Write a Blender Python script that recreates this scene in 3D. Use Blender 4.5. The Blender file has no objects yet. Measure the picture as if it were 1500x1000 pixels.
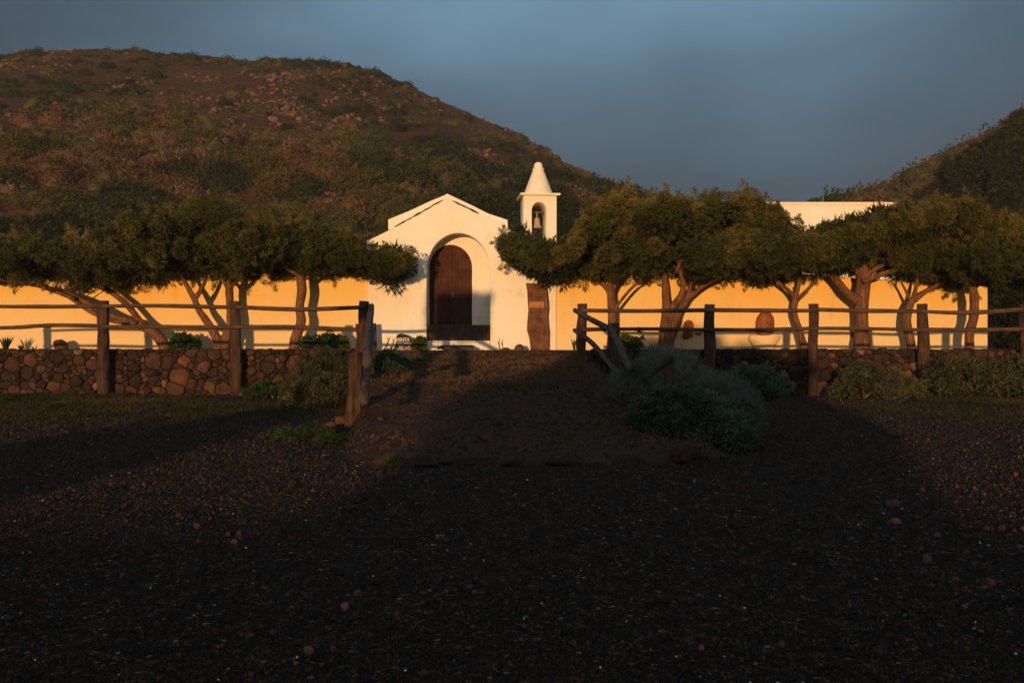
import bpy, bmesh, math, random
import numpy as np
from mathutils import Vector
random.seed(7)
rng = np.random.default_rng(11)
sc = bpy.context.scene
C = sc.collection

# ------------------------------------------------------------------ camera
F = 1458.3                      # focal length in photo pixels (35 mm on a 36 mm sensor)
cam_d = bpy.data.cameras.new('camera'); cam = bpy.data.objects.new('camera', cam_d); C.objects.link(cam)
cam.location = (0, 0, 0); cam.rotation_euler = (math.radians(90), 0, 0)
cam_d.lens = 35; cam_d.sensor_width = 36; cam_d.shift_y = 7/1500
cam_d.clip_start = 0.05; cam_d.clip_end = 3000
sc.camera = cam

# ------------------------------------------------------------------ sky and sun
HAZE = .0004
SUN_EL = 3.05; SUN_AZ = 10.8     # behind the camera, a little to its left
w = bpy.data.worlds.new('World'); sc.world = w; w.use_nodes = True
wn = w.node_tree.nodes; wl = w.node_tree.links
bg = wn['Background']
sky = wn.new('ShaderNodeTexSky'); sky.sky_type = 'NISHITA'; sky.sun_disc = False
sky.sun_elevation = math.radians(SUN_EL); sky.sun_rotation = math.radians(180 + SUN_AZ)
sky.air_density = 1.3; sky.dust_density = 0.6; sky.ozone_density = 3.0
tc = wn.new('ShaderNodeTexCoord')
mp = wn.new('ShaderNodeMapping'); mp.inputs['Scale'].default_value = (1.0, 1.0, 2.2)
wl.new(tc.outputs['Generated'], mp.inputs[0])
nz = wn.new('ShaderNodeTexNoise'); nz.inputs['Scale'].default_value = 2.4; nz.inputs['Detail'].default_value = 6
nz.inputs['Roughness'].default_value = 0.45
wl.new(mp.outputs[0], nz.inputs[0])
# storm cloud deck: grey blue, thicker (darker) low down
sep = wn.new('ShaderNodeSeparateXYZ'); wl.new(tc.outputs['Generated'], sep.inputs[0])
cr = wn.new('ShaderNodeValToRGB')
cr.color_ramp.elements[0].position = 0.0; cr.color_ramp.elements[0].color = (0.021, 0.036, 0.056, 1)
cr.color_ramp.elements[1].position = 0.42; cr.color_ramp.elements[1].color = (0.112, 0.210, 0.295, 1)
e = cr.color_ramp.elements.new(0.16); e.color = (0.034, 0.066, 0.102, 1)
wl.new(sep.outputs['Z'], cr.inputs[0])
nr = wn.new('ShaderNodeMapRange'); nr.inputs['From Min'].default_value = 0.3; nr.inputs['From Max'].default_value = 0.72
nr.inputs['To Min'].default_value = 0.50; nr.inputs['To Max'].default_value = 1.70
wl.new(nz.outputs[0], nr.inputs[0])
cm = wn.new('ShaderNodeVectorMath'); cm.operation = 'SCALE'
wl.new(cr.outputs[0], cm.inputs[0]); wl.new(nr.outputs[0], cm.inputs['Scale'])
cs = wn.new('ShaderNodeVectorMath'); cs.operation = 'SCALE'; cs.inputs['Scale'].default_value = 10.0
wl.new(cm.outputs[0], cs.inputs[0])
mx = wn.new('ShaderNodeMix'); mx.data_type = 'RGBA'; mx.inputs[0].default_value = 0.86
wl.new(sky.outputs[0], mx.inputs['A']); wl.new(cs.outputs[0], mx.inputs['B'])
# thinner cloud high ahead to the right lets more light through; the sky behind the viewer is clear towards the sunset
def facing(d, lo, hi, a, b_):
    dp = wn.new('ShaderNodeVectorMath'); dp.operation = 'DOT_PRODUCT'; wl.new(tc.outputs['Generated'], dp.inputs[0]); dp.inputs[1].default_value = Vector(d).normalized()
    m = wn.new('ShaderNodeMapRange'); m.interpolation_type = 'SMOOTHSTEP'
    for k_, v_ in (('From Min', lo), ('From Max', hi), ('To Min', a), ('To Max', b_)): m.inputs[k_].default_value = v_
    wl.new(dp.outputs['Value'], m.inputs[0]); return m.outputs[0]
f1 = facing((.06, 1, .42), .82, 1.0, .62, 1.25); f2 = facing((0, -1, .15), -.1, .7, 0.0, 1.0)
fs0 = wn.new('ShaderNodeVectorMath'); fs0.operation = 'SCALE'; wl.new(mx.outputs['Result'], fs0.inputs[0]); wl.new(f1, fs0.inputs['Scale'])
rc = wn.new('ShaderNodeVectorMath'); rc.operation = 'SCALE'; rc.inputs[0].default_value = (3.5, 3.55, 3.5); wl.new(f2, rc.inputs['Scale'])
fs = wn.new('ShaderNodeVectorMath'); fs.operation = 'ADD'; wl.new(fs0.outputs[0], fs.inputs[0]); wl.new(rc.outputs[0], fs.inputs[1])
wl.new(fs.outputs[0], bg.inputs[0])
bg.inputs[1].default_value = 0.10

sd = bpy.data.lights.new('sun', 'SUN'); so = bpy.data.objects.new('sun', sd); C.objects.link(so)
sd.energy = 3.7; sd.angle = math.radians(0.5); sd.color = (1.0, 0.58, 0.26)
Ldir = Vector((math.sin(math.radians(SUN_AZ)), math.cos(math.radians(SUN_AZ)), -math.tan(math.radians(SUN_EL)))).normalized()
so.rotation_euler = Ldir.to_track_quat('-Z', 'Y').to_euler()
so.location = (0, -10, 8)
sc.view_settings.view_transform = 'Standard'; sc.view_settings.look = 'None'
sc.view_settings.exposure = 0; sc.view_settings.gamma = 1
sc.render.resolution_x = 1024; sc.render.resolution_y = 682

# ------------------------------------------------------------------ helpers
def P(u, v, D):
    """world point that a measured photo position stands for at distance D"""
    return ((u-750)/F*D, D, (507-v)/F*D)

def hsh(ix, iy, s=0):
    h = (ix.astype(np.int64)*374761393 + iy.astype(np.int64)*668265263 + s*974634777) & 0xffffffff
    h = ((h ^ (h >> 13))*1274126177) & 0xffffffff
    return ((h ^ (h >> 16)) & 0xffff)/65535.0
def vn(x, y, s=0):
    x = np.asarray(x, float); y = np.asarray(y, float)
    ix = np.floor(x); iy = np.floor(y); fx = x-ix; fy = y-iy
    fx = fx*fx*(3-2*fx); fy = fy*fy*(3-2*fy)
    a = hsh(ix, iy, s); b = hsh(ix+1, iy, s); c = hsh(ix, iy+1, s); d = hsh(ix+1, iy+1, s)
    return (a*(1-fx)+b*fx)*(1-fy) + (c*(1-fx)+d*fx)*fy
def fbm(x, y, o=4, s=0):
    r = 0; a = .5
    for k in range(o):
        r = r + a*(vn(np.asarray(x)*2**k, np.asarray(y)*2**k, s+k)-.5); a *= .5
    return r
def sst(a, b, x):
    t = np.clip((x-a)/(b-a), 0, 1); return t*t*(3-2*t)

def tag(o, label=None, cat=None, group=None, kind=None):
    if label: o['label'] = label
    if cat: o['category'] = cat
    if group: o['group'] = group
    if kind: o['kind'] = kind
    return o
def empty(name, loc, label, cat, group=None):
    o = bpy.data.objects.new(name, None); C.objects.link(o); o.location = loc; o.empty_display_size = .2
    return tag(o, label, cat, group)
def link(name, me, mat, parent=None, smooth=False, loc=None):
    o = bpy.data.objects.new(name, me); C.objects.link(o)
    if mat is not None:
        me.materials.clear(); me.materials.append(mat)
    if smooth:
        me.polygons.foreach_set('use_smooth', np.ones(len(me.polygons), bool))
    if parent is not None:
        o.parent = parent
        if loc is None:          # geometry was given in world space
            o.matrix_parent_inverse.identity()
            o.location = tuple(-c for c in parent.location)
    if loc is not None: o.location = loc
    return o
def npmesh(name, V, Fa, tint=None):
    """V (n,3); Fa (m,k) constant polygon size; tint per vertex"""
    V = np.asarray(V, np.float32); Fa = np.asarray(Fa, np.int32)
    me = bpy.data.meshes.new(name); m, k = Fa.shape
    me.vertices.add(len(V)); me.vertices.foreach_set('co', V.ravel())
    me.loops.add(m*k); me.loops.foreach_set('vertex_index', Fa.ravel())
    me.polygons.add(m); me.polygons.foreach_set('loop_start', np.arange(0, m*k, k, dtype=np.int32))
    me.update(calc_edges=True)
    if tint is not None:
        a = me.attributes.new('tint', 'FLOAT', 'POINT'); a.data.foreach_set('value', np.asarray(tint, np.float32))
    me.validate()
    return me

class MB:
    """collects pieces into one mesh"""
    def __init__(s): s.v = []; s.f = []; s.t = []
    def add(s, V, Fs, t=0.5):
        o = len(s.v); s.v.extend([tuple(p) for p in V]); s.f.extend([tuple(i+o for i in f) for f in Fs])
        s.t.extend([t]*len(V) if np.isscalar(t) else list(t))
    def box(s, x0, x1, y0, y1, z0, z1, t=.5):
        V = [(x, y, z) for z in (z0, z1) for y in (y0, y1) for x in (x0, x1)]
        s.add(V, [(0,2,3,1),(4,5,7,6),(0,1,5,4),(2,6,7,3),(0,4,6,2),(1,3,7,5)], t)
    def tube(s, pts, rad, seg=10, rough=.08, sub=5, t=.5, seed=0, flat=1.0):
        pts = [Vector(p) for p in pts]; n = len(pts)
        if n == 2: pts = [pts[0], pts[0].lerp(pts[1], .5), pts[1]]; rad = [rad[0], (rad[0]+rad[1])/2, rad[1]]; n = 3
        cp = [pts[0]*2-pts[1]] + pts + [pts[-1]*2-pts[-2]]; cr_ = [rad[0]] + list(rad) + [rad[-1]]
        L = []; R = []
        for i in range(1, n):
            for k in range(sub):
                u = k/sub
                a, b, c, d = cp[i-1], cp[i], cp[i+1], cp[i+2]
                L.append(.5*((2*b)+(c-a)*u+(2*a-5*b+4*c-d)*u*u+(3*b-a-3*c+d)*u**3)); R.append(cr_[i]*(1-u)+cr_[i+1]*u)
        L.append(pts[-1]); R.append(rad[-1])
        V = []; ref = Vector((0.13, 1, .07)); prev = None
        for i, p in enumerate(L):
            d = (L[min(i+1, len(L)-1)]-L[max(i-1, 0)]).normalized()
            if prev is None:
                a = d.cross(ref);
                if a.length < .1: a = d.cross(Vector((1, 0, 0)))
                a.normalize()
            else: a = (prev - d*prev.dot(d)).normalized()
            prev = a; b = d.cross(a)
            for k in range(seg):
                th = 2*math.pi*k/seg
                nn = float(vn(k*1.7+seed*13.1, i*.45+seed*3.3, 5))-.5
                n2 = float(vn(k*.9+seed*7.1, i*.11, 9))-.5
                r = R[i]*(1+rough*2*nn+rough*2.4*n2)
                V.append(p + (a*math.cos(th)+b*math.sin(th)*flat)*r)
        m = len(L); Fs = [(i*seg+k, i*seg+(k+1) % seg, (i+1)*seg+(k+1) % seg, (i+1)*seg+k) for i in range(m-1) for k in range(seg)]
        Fs.append(tuple(reversed(range(seg)))); Fs.append(tuple((m-1)*seg+k for k in range(seg)))
        s.add(V, Fs, t)
    def rock(s, c, r, seed=0, t=.5, sub=2, rough=.35):
        bm = bmesh.new(); bmesh.ops.create_icosphere(bm, subdivisions=sub, radius=1)
        V = []
        rx, ry, rz = r; ang = seed*1.3; ca, sa = math.cos(ang), math.sin(ang)
        for v in bm.verts:
            p = v.co
            n = float(vn(p.x*1.3+seed*5.7+p.z*1.9, p.y*1.3+seed*2.1, 3))-.5
            n2 = float(vn(p.x*3+seed*5.7+p.z*3.9, p.y*3+seed*2.1-p.z, 4))-.5
            q = p*(1+rough*1.6*n+rough*.7*n2)
            x, y = q.x*rx, q.y*ry
            V.append((c[0]+x*ca-y*sa, c[1]+x*sa+y*ca, c[2]+q.z*rz))
        Fs = [tuple(v.index for v in f.verts) for f in bm.faces]; bm.free()
        s.add(V, Fs, t)
    def build(s, name, mat, parent=None, smooth=False):
        me = bpy.data.meshes.new(name); me.from_pydata(s.v, [], s.f); me.update()
        a = me.attributes.new('tint', 'FLOAT', 'POINT'); a.data.foreach_set('value', np.asarray(s.t, np.float32))
        return link(name, me, mat, parent, smooth)

def shape_mesh(name, loops, y0, y1, bevel=.012):
    """flat outline(s) in x,z extruded from y0 to y1, edges softened"""
    cu = bpy.data.curves.new(name, 'CURVE'); cu.dimensions = '2D'; cu.fill_mode = 'BOTH'
    cu.extrude = max((y1-y0)/2-bevel, 0.0005); cu.bevel_depth = bevel; cu.bevel_resolution = 1; cu.offset = -bevel
    for lp in loops:
        sp = cu.splines.new('POLY'); sp.points.add(len(lp)-1)
        for p, q in zip(sp.points, lp): p.co = (q[0], q[1], 0, 1)
        sp.use_cyclic_u = True
    o = bpy.data.objects.new(name, cu); C.objects.link(o)
    dg = bpy.context.evaluated_depsgraph_get(); dg.update()
    me = bpy.data.meshes.new_from_object(o.evaluated_get(dg))
    bpy.data.objects.remove(o); 
    ym = (y0+y1)/2
    for v in me.vertices:
        x, z, d = v.co; v.co = (x, ym+d*-1, z)
    me.flip_normals() if False else None
    bm = bmesh.new(); bm.from_mesh(me); bmesh.ops.remove_doubles(bm, verts=bm.verts, dist=.0005)
    bmesh.ops.recalc_face_normals(bm, faces=bm.faces); bm.to_mesh(me); bm.free()
    me.name = name
    return me

# ------------------------------------------------------------------ materials
def mat(name, build):
    m = bpy.data.materials.new(name); m.use_nodes = True
    nt = m.node_tree; b = nt.nodes['Principled BSDF']; build(nt, nt.nodes, nt.links, b); return m
def N(ns, t, **kw):
    n = ns.new(t)
    for k, v in kw.items():
        if k in n.inputs: n.inputs[k].default_value = v
        else: setattr(n, k, v)
    return n
def ramp(ns, stops):
    r = ns.new('ShaderNodeValToRGB'); el = r.color_ramp.elements
    while len(el) < len(stops): el.new(.5)
    for e, (p, c) in zip(el, stops): e.position = p; e.color = (*c, 1)
    return r
def noise(ns, ls, scale, detail=5, rough=.55, vec=None):
    n = N(ns, 'ShaderNodeTexNoise', Scale=scale, Detail=detail, Roughness=rough)
    if vec is None:
        g = ns.new('ShaderNodeNewGeometry'); vec = g.outputs['Position']
    ls.new(vec, n.inputs['Vector']); return n
def bump(ns, ls, b, src, strength, dist, prev=None):
    bp = N(ns, 'ShaderNodeBump', Strength=strength, Distance=dist)
    ls.new(src, bp.inputs['Height'])
    if prev: ls.new(prev.outputs[0], bp.inputs['Normal'])
    ls.new(bp.outputs[0], b.inputs['Normal']); return bp
def mixc(ns, ls, fac, a, bcol, mode='MIX'):
    m = ns.new('ShaderNodeMix'); m.data_type = 'RGBA'; m.blend_type = mode
    for s_, v in ((m.inputs[0], fac), (m.inputs['A'], a), (m.inputs['B'], bcol)):
        if hasattr(v, 'is_output'): ls.new(v, s_)
        elif isinstance(v, (int, float)): s_.default_value = v
        else: s_.default_value = (*v, 1)
    return m.outputs['Result']

def plaster(base, aged, dirt=(.42, .33, .22)):
    def f(nt, ns, ls, b):
        n1 = noise(ns, ls, .55, 4, .55); n2 = noise(ns, ls, 9, 6, .6); n3 = noise(ns, ls, 2.4, 6, .65)
        c = mixc(ns, ls, ramp_out(ns, ls, n1.outputs[0], .38, .62), base, aged)
        # vertical run stains
        g = ns.new('ShaderNodeNewGeometry'); mpn = N(ns, 'ShaderNodeMapping'); mpn.inputs['Scale'].default_value = (5.5, 5.5, .55)
        ls.new(g.outputs['Position'], mpn.inputs[0]); st = noise(ns, ls, 1.0, 5, .7, mpn.outputs[0])
        c = mixc(ns, ls, scaled(ns, ls, ramp_out(ns, ls, st.outputs[0], .57, .78), .32), c, dirt)
        c = mixc(ns, ls, scaled(ns, ls, ramp_out(ns, ls, n3.outputs[0], .56, .78), .40), c, dirt)
        ls.new(c, b.inputs['Base Color']); b.inputs['Roughness'].default_value = .92
        b.inputs['Specular IOR Level'].default_value = .15
        p = bump(ns, ls, b, n3.outputs[0], .35, .05); bump(ns, ls, b, n2.outputs[0], .35, .015, p)
    return f
def ramp_out(ns, ls, src, lo, hi):
    m = N(ns, 'ShaderNodeMapRange'); m.inputs['From Min'].default_value = lo; m.inputs['From Max'].default_value = hi
    ls.new(src, m.inputs[0]); return m.outputs[0]
def scaled(ns, ls, src, k):
    m = ns.new('ShaderNodeMath'); m.operation = 'MULTIPLY'; m.inputs[1].default_value = k; ls.new(src, m.inputs[0]); return m.outputs[0]

M = {}
M['plaster'] = mat('white_plaster', plaster((.81, .74, .60), (.78, .68, .50)))
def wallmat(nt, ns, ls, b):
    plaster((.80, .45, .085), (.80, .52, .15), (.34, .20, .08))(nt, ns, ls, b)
    # warm bounced light is painted into the upper wall, blended paler towards the base
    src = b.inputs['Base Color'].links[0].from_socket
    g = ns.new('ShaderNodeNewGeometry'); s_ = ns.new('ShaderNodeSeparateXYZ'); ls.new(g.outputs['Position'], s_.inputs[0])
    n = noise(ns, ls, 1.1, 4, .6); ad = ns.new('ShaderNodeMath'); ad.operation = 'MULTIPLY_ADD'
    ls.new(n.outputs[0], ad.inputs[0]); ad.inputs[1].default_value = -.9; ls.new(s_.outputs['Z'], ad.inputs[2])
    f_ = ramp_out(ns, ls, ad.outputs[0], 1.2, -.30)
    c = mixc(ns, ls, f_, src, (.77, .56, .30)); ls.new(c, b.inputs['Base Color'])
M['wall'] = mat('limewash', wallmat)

def stone(stops, bs=1.0, lich=.25):
    def f(nt, ns, ls, b):
        at = N(ns, 'ShaderNodeAttribute', attribute_name='tint')
        n1 = noise(ns, ls, 6, 8, .65); n2 = noise(ns, ls, 38, 5, .7)
        r = ramp(ns, stops); ls.new(at.outputs['Fac'], r.inputs[0])
        c = mixc(ns, ls, ramp_out(ns, ls, n1.outputs[0], .3, .72), (.45, .42, .40), (1.35, 1.3, 1.25))
        c = mixc(ns, ls, 1.0, r.outputs[0], c, 'MULTIPLY')
        c = mixc(ns, ls, scaled(ns, ls, ramp_out(ns, ls, n2.outputs[0], .66, .74), lich), c, (.42, .40, .34))
        ls.new(c, b.inputs['Base Color']); b.inputs['Roughness'].default_value = .93
        b.inputs['Specular IOR Level'].default_value = .2
        p = bump(ns, ls, b, n1.outputs[0], .8*bs, .05); bump(ns, ls, b, n2.outputs[0], .6*bs, .012, p)
    return f
M['stone'] = mat('volcanic_stone', stone([(0, (.020, .013, .010)), (.35, (.044, .025, .016)), (.7, (.068, .036, .022)), (.9, (.14, .055, .027)), (1, (.20, .12, .075))]))
M['rubble'] = mat('dark_rubble', stone([(0, (.028, .019, .014)), (1, (.04, .026, .019))]))
M['redstone'] = mat('red_stone', stone([(0, (.07, .030, .018)), (1, (.20, .080, .038))], .8, .1))
M['pebble'] = mat('cinder_pebble', stone([(0, (.010, .009, .009)), (.75, (.048, .032, .023)), (.93, (.12, .048, .024)), (1, (.5, .5, .5))], .5, .02))
M['scree'] = mat('scree_stone', stone([(0, (.065, .042, .028)), (1, (.19, .115, .072))], .6, .05))
M['brownslab'] = mat('rusty_slab', stone([(0, (.15, .070, .038)), (1, (.15, .070, .038))], .12, .0))
M['terracotta'] = mat('rust_boulder', stone([(0, (.25, .09, .03)), (1, (.33, .12, .04))], .7, .0))
M['darkboard'] = mat('dark_board', stone([(0, (.055, .026, .016)), (1, (.055, .026, .016))], .25, .0))
M['doorstone'] = mat('step_stone', stone([(0, (.075, .045, .032)), (1, (.095, .058, .04))], .3, .05))
M['tile'] = mat('roof_tile', stone([(0, (.10, .06, .04)), (1, (.18, .09, .05))], .4, .0))

def wood(c0, c1, k=1.0, axis='Z'):
    def f(nt, ns, ls, b):
        tcn = ns.new('ShaderNodeTexCoord'); mpn = N(ns, 'ShaderNodeMapping')
        mpn.inputs['Scale'].default_value = {'Z': (26, 26, 1.6), 'X': (1.6, 26, 26), 'Y': (22, 1.6, 22)}[axis]
        ls.new(tcn.outputs['Object'], mpn.inputs[0])
        n1 = noise(ns, ls, 1.0, 6, .65, mpn.outputs[0]); n2 = noise(ns, ls, 5, 4, .5)
        c = mixc(ns, ls, ramp_out(ns, ls, n1.outputs[0], .32, .68), c0, c1)
        c2 = mixc(ns, ls, ramp_out(ns, ls, n2.outputs[0], .3, .7), (.6, .6, .6), (1.25, 1.2, 1.15))
        c = mixc(ns, ls, 1.0, c, c2, 'MULTIPLY')
        ls.new(c, b.inputs['Base Color']); b.inputs['Roughness'].default_value = .85; b.inputs['Specular IOR Level'].default_value = .2
        p = bump(ns, ls, b, n1.outputs[0], .9*k, .02); bump(ns, ls, b, n2.outputs[0], .3*k, .03, p)
    return f
M['post'] = mat('weathered_post', wood((.025, .014, .009), (.085, .045, .026)))
M['rail'] = mat('weathered_rail', wood((.045, .026, .017), (.12, .07, .042), 1, 'X'))
M['railgrey'] = mat('grey_rail', wood((.04, .028, .022), (.115, .085, .068), 1, 'Y'))
M['darklog'] = mat('dark_log', wood((.012, .009, .007), (.035, .025, .018), 1, 'Y'))
M['bark'] = mat('bark', wood((.075, .035, .018), (.24, .115, .055), 1.3))
M['door'] = mat('door_wood', wood((.040, .016, .010), (.085, .032, .019), .5))
M['twig'] = mat('bare_twig', wood((.10, .065, .04), (.22, .15, .09), .5))

def leaf(stops, trans=.12):
    def f(nt, ns, ls, b):
        at = N(ns, 'ShaderNodeAttribute', attribute_name='tint')
        r = ramp(ns, stops); ls.new(at.outputs['Fac'], r.inputs[0])
        n = noise(ns, ls, 1.2, 3, .5)
        c2 = mixc(ns, ls, ramp_out(ns, ls, n.outputs[0], .3, .7), (.65, .72, .7), (1.25, 1.2, 1.1))
        c = mixc(ns, ls, 1.0, r.outputs[0], c2, 'MULTIPLY')
        ls.new(c, b.inputs['Base Color']); b.inputs['Roughness'].default_value = .8; b.inputs['Specular IOR Level'].default_value = .12
        tr = ns.new('ShaderNodeBsdfTranslucent'); ls.new(c, tr.inputs[0])
        mxs = ns.new('ShaderNodeMixShader'); mxs.inputs[0].default_value = trans
        ls.new(b.outputs[0], mxs.inputs[1]); ls.new(tr.outputs[0], mxs.inputs[2])
        ls.new(mxs.outputs[0], ns['Material Output'].inputs[0])
    return f
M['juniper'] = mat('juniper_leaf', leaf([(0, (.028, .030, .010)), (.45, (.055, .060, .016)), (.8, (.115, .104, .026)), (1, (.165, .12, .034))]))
M['greenleaf'] = mat('green_leaf', leaf([(0, (.018, .030, .009)), (.6, (.040, .066, .017)), (1, (.08, .12, .032))]))
M['greyleaf'] = mat('grey_green_leaf', leaf([(0, (.025, .022, .012)), (.6, (.05, .05, .024)), (1, (.10, .10, .05))]))
M['darkleaf'] = mat('blue_green_leaf', leaf([(0, (.028, .038, .026)), (.6, (.065, .092, .062)), (1, (.12, .16, .105))]))
M['greytwig'] = mat('grey_twig_leaf', leaf([(0, (.055, .056, .050)), (.6, (.115, .115, .10)), (1, (.22, .21, .185))]))
M['scrub'] = mat('hill_scrub', leaf([(0, (.014, .020, .010)), (.28, (.032, .040, .016)), (.48, (.068, .064, .020)), (.66, (.105, .070, .028)), (.84, (.105, .046, .028)), (1, (.16, .115, .075))]))
M['grass'] = mat('dry_grass', leaf([(0, (.018, .018, .009)), (.45, (.026, .034, .012)), (.65, (.060, .042, .019)), (1, (.12, .068, .032))]))
M['paint'] = mat('sign_paint', lambda nt, ns, ls, b: (b.inputs['Base Color'].__setattr__('default_value', (.78, .74, .68, 1)), b.inputs['Roughness'].__setattr__('default_value', .7)))
M['bell'] = mat('bell_metal', wood((.30, .24, .19), (.42, .34, .27), .2))
M['plaque'] = mat('copper_plaque', stone([(0, (.42, .19, .07)), (1, (.42, .19, .07))], .2, .0))
M['plaquemark'] = mat('plaque_mark', stone([(0, (.28, .12, .045)), (1, (.28, .12, .045))], .1, .0))
M['greenpaint'] = mat('green_paint', lambda nt, ns, ls, b: (b.inputs['Base Color'].__setattr__('default_value', (.03, .20, .13, 1)), b.inputs['Roughness'].__setattr__('default_value', .5)))

def groundmat(nt, ns, ls, b):
    g = ns.new('ShaderNodeNewGeometry'); s_ = ns.new('ShaderNodeSeparateXYZ'); ls.new(g.outputs['Position'], s_.inputs[0])
    at = N(ns, 'ShaderNodeAttribute', attribute_name='tint')      # 0 cinder gravel .. 1 brown earth
    n0 = noise(ns, ls, 1.3, 6, .6); n1 = noise(ns, ls, 14, 7, .7); n2 = noise(ns, ls, 70, 4, .7)
    vo = N(ns, 'ShaderNodeTexVoronoi', Scale=42.0); ls.new(g.outputs['Position'], vo.inputs['Vector'])
    vo2 = N(ns, 'ShaderNodeTexVoronoi', Scale=16.0); ls.new(g.outputs['Position'], vo2.inputs['Vector'])
    cin = ramp(ns, [(0, (.007, .006, .005)), (.55, (.017, .012, .009)), (.85, (.040, .022, .013)), (.97, (.12, .06, .032)), (1, (.24, .21, .18))])
    sv = ns.new('ShaderNodeSeparateColor'); ls.new(vo.outputs['Color'], sv.inputs[0]); ls.new(sv.outputs[0], cin.inputs[0])
    ear = ramp(ns, [(.25, (.022, .013, .009)), (.52, (.070, .038, .021)), (.72, (.145, .078, .042))]); ls.new(n1.outputs[0], ear.inputs[0])
    ad = ns.new('ShaderNodeMath'); ad.operation = 'ADD'; ls.new(at.outputs['Fac'], ad.inputs[0])
    m2 = ns.new('ShaderNodeMath'); m2.operation = 'MULTIPLY_ADD'; ls.new(n0.outputs[0], m2.inputs[0]); m2.inputs[1].default_value = 1.2; m2.inputs[2].default_value = -.6
    ls.new(m2.outputs[0], ad.inputs[1])
    c = mixc(ns, ls, ramp_out(ns, ls, ad.outputs[0], .15, .85), cin.outputs[0], ear.outputs[0])
    ls.new(c, b.inputs['Base Color']); b.inputs['Roughness'].default_value = .95; b.inputs['Specular IOR Level'].default_value = .15
    p = bump(ns, ls, b, vo.outputs['Distance'], .9, -.012); p = bump(ns, ls, b, n1.outputs[0], 1.0, .09, p)
    bump(ns, ls, b, vo2.outputs['Distance'], .6, -.03, p)
M['ground'] = mat('cinder_ground', groundmat)
def hillmat(nt, ns, ls, b):
    n0 = noise(ns, ls, .05, 6, .6); n1 = noise(ns, ls, .35, 8, .7); n2 = noise(ns, ls, 1.6, 8, .7)
    c = ramp(ns, [(.3, (.050, .024, .014)), (.55, (.105, .048, .024)), (.75, (.16, .082, .044))]); ls.new(n1.outputs[0], c.inputs[0])
    c1 = mixc(ns, ls, scaled(ns, ls, ramp_out(ns, ls, n2.outputs[0], .52, .66), .7), c.outputs[0], (.19, .11, .065))
    c2 = mixc(ns, ls, ramp_out(ns, ls, n0.outputs[0], .42, .55), (.065, .036, .020), c1)
    ls.new(c2, b.inputs['Base Color']); b.inputs['Roughness'].default_value = .95; b.inputs['Specular IOR Level'].default_value = .1
    p = bump(ns, ls, b, n1.outputs[0], .8, 1.5); bump(ns, ls, b, n2.outputs[0], .8, .5, p)
M['hill'] = mat('hill_earth', hillmat)

# ------------------------------------------------------------------ terrain
def xl(y): return -1.38 - .152*(y-9.6)
def xr(y): return np.interp(y, [9.5, 12, 15, 20, 27], [2.0, 1.85, 1.50, 1.37, 1.3])
def low(y): return np.interp(y, [-60, -16, 4, 9.5, 12.5, 20, 24], [-1.75, -1.55, -1.33, -1.125, -1.05, -.985, -.97])
def rampz(y): return np.interp(y, [9.5, 9.7, 14, 20, 24], [-1.085, -1.04, -.64, -.12, -.10])
def gz(x, y):
    x = np.asarray(x, float); y = np.asarray(y, float)
    L = low(y) + .05*fbm(x*.5, y*.5, 3, 1)
    inr = sst(-.28, .0, np.minimum(x-xl(y)+.12*fbm(x, y*1.5, 2, 5), xr(y)-x+.12*fbm(x, y*1.5, 2, 6))) * sst(9.50, 9.58, y+.22*fbm(x*1.3, y*0, 3, 8))
    R = rampz(y) + .05*fbm(x*1.5, y*1.5, 3, 3)*sst(21, 19, y)
    z = L*(1-inr) + R*inr
    ter = sst(20.55, 20.65, y)
    z = z*(1-ter) + (-.10 + .015*fbm(x*.8, y*.8, 2, 4))*ter
    z = z + (.050+.05*inr)*fbm(x*3.5, y*3.5, 4, 2)*sst(21, 20, y)
    return z
def axis(parts):
    a = []
    for lo_, hi_, st in parts: a.extend(np.arange(lo_, hi_, st))
    a.append(parts[-1][1]); return np.array(a)
gx = axis([(-900, -100, 100), (-100, -20, 8), (-20, -9, .5), (-9, 9, .075), (9, 20, .5), (20, 100, 8), (100, 900, 100)])
gy = axis([(-300, -60, 40), (-60, 2, 1), (2, 21, .075), (21, 28, .4), (28, 48, 4), (48, 1500, 120)])
GX, GY = np.meshgrid(gx, gy); GZ = gz(GX, GY)
GZ = GZ - np.clip(np.abs(GX)-40, 0, 60)*.01
nx, ny = len(gx), len(gy)
idx = np.arange(nx*ny).reshape(ny, nx)
Fq = np.stack([idx[:-1, :-1], idx[:-1, 1:], idx[1:, 1:], idx[1:, :-1]], -1).reshape(-1, 4)
inr_ = sst(-.3, .1, np.minimum(GX-xl(GY), xr(GY)-GX))*sst(9.4, 9.7, GY)
tint = np.maximum(.10*sst(6, 9, GY) + .35*sst(9, 18, GY), inr_*.85) + .6*sst(20.4, 20.8, GY)
me = npmesh('ground', np.stack([GX, GY, GZ], -1).reshape(-1, 3), Fq, np.clip(tint, 0, 1).ravel())
tag(link('ground', me, M['ground'], smooth=True), kind='structure')

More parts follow.
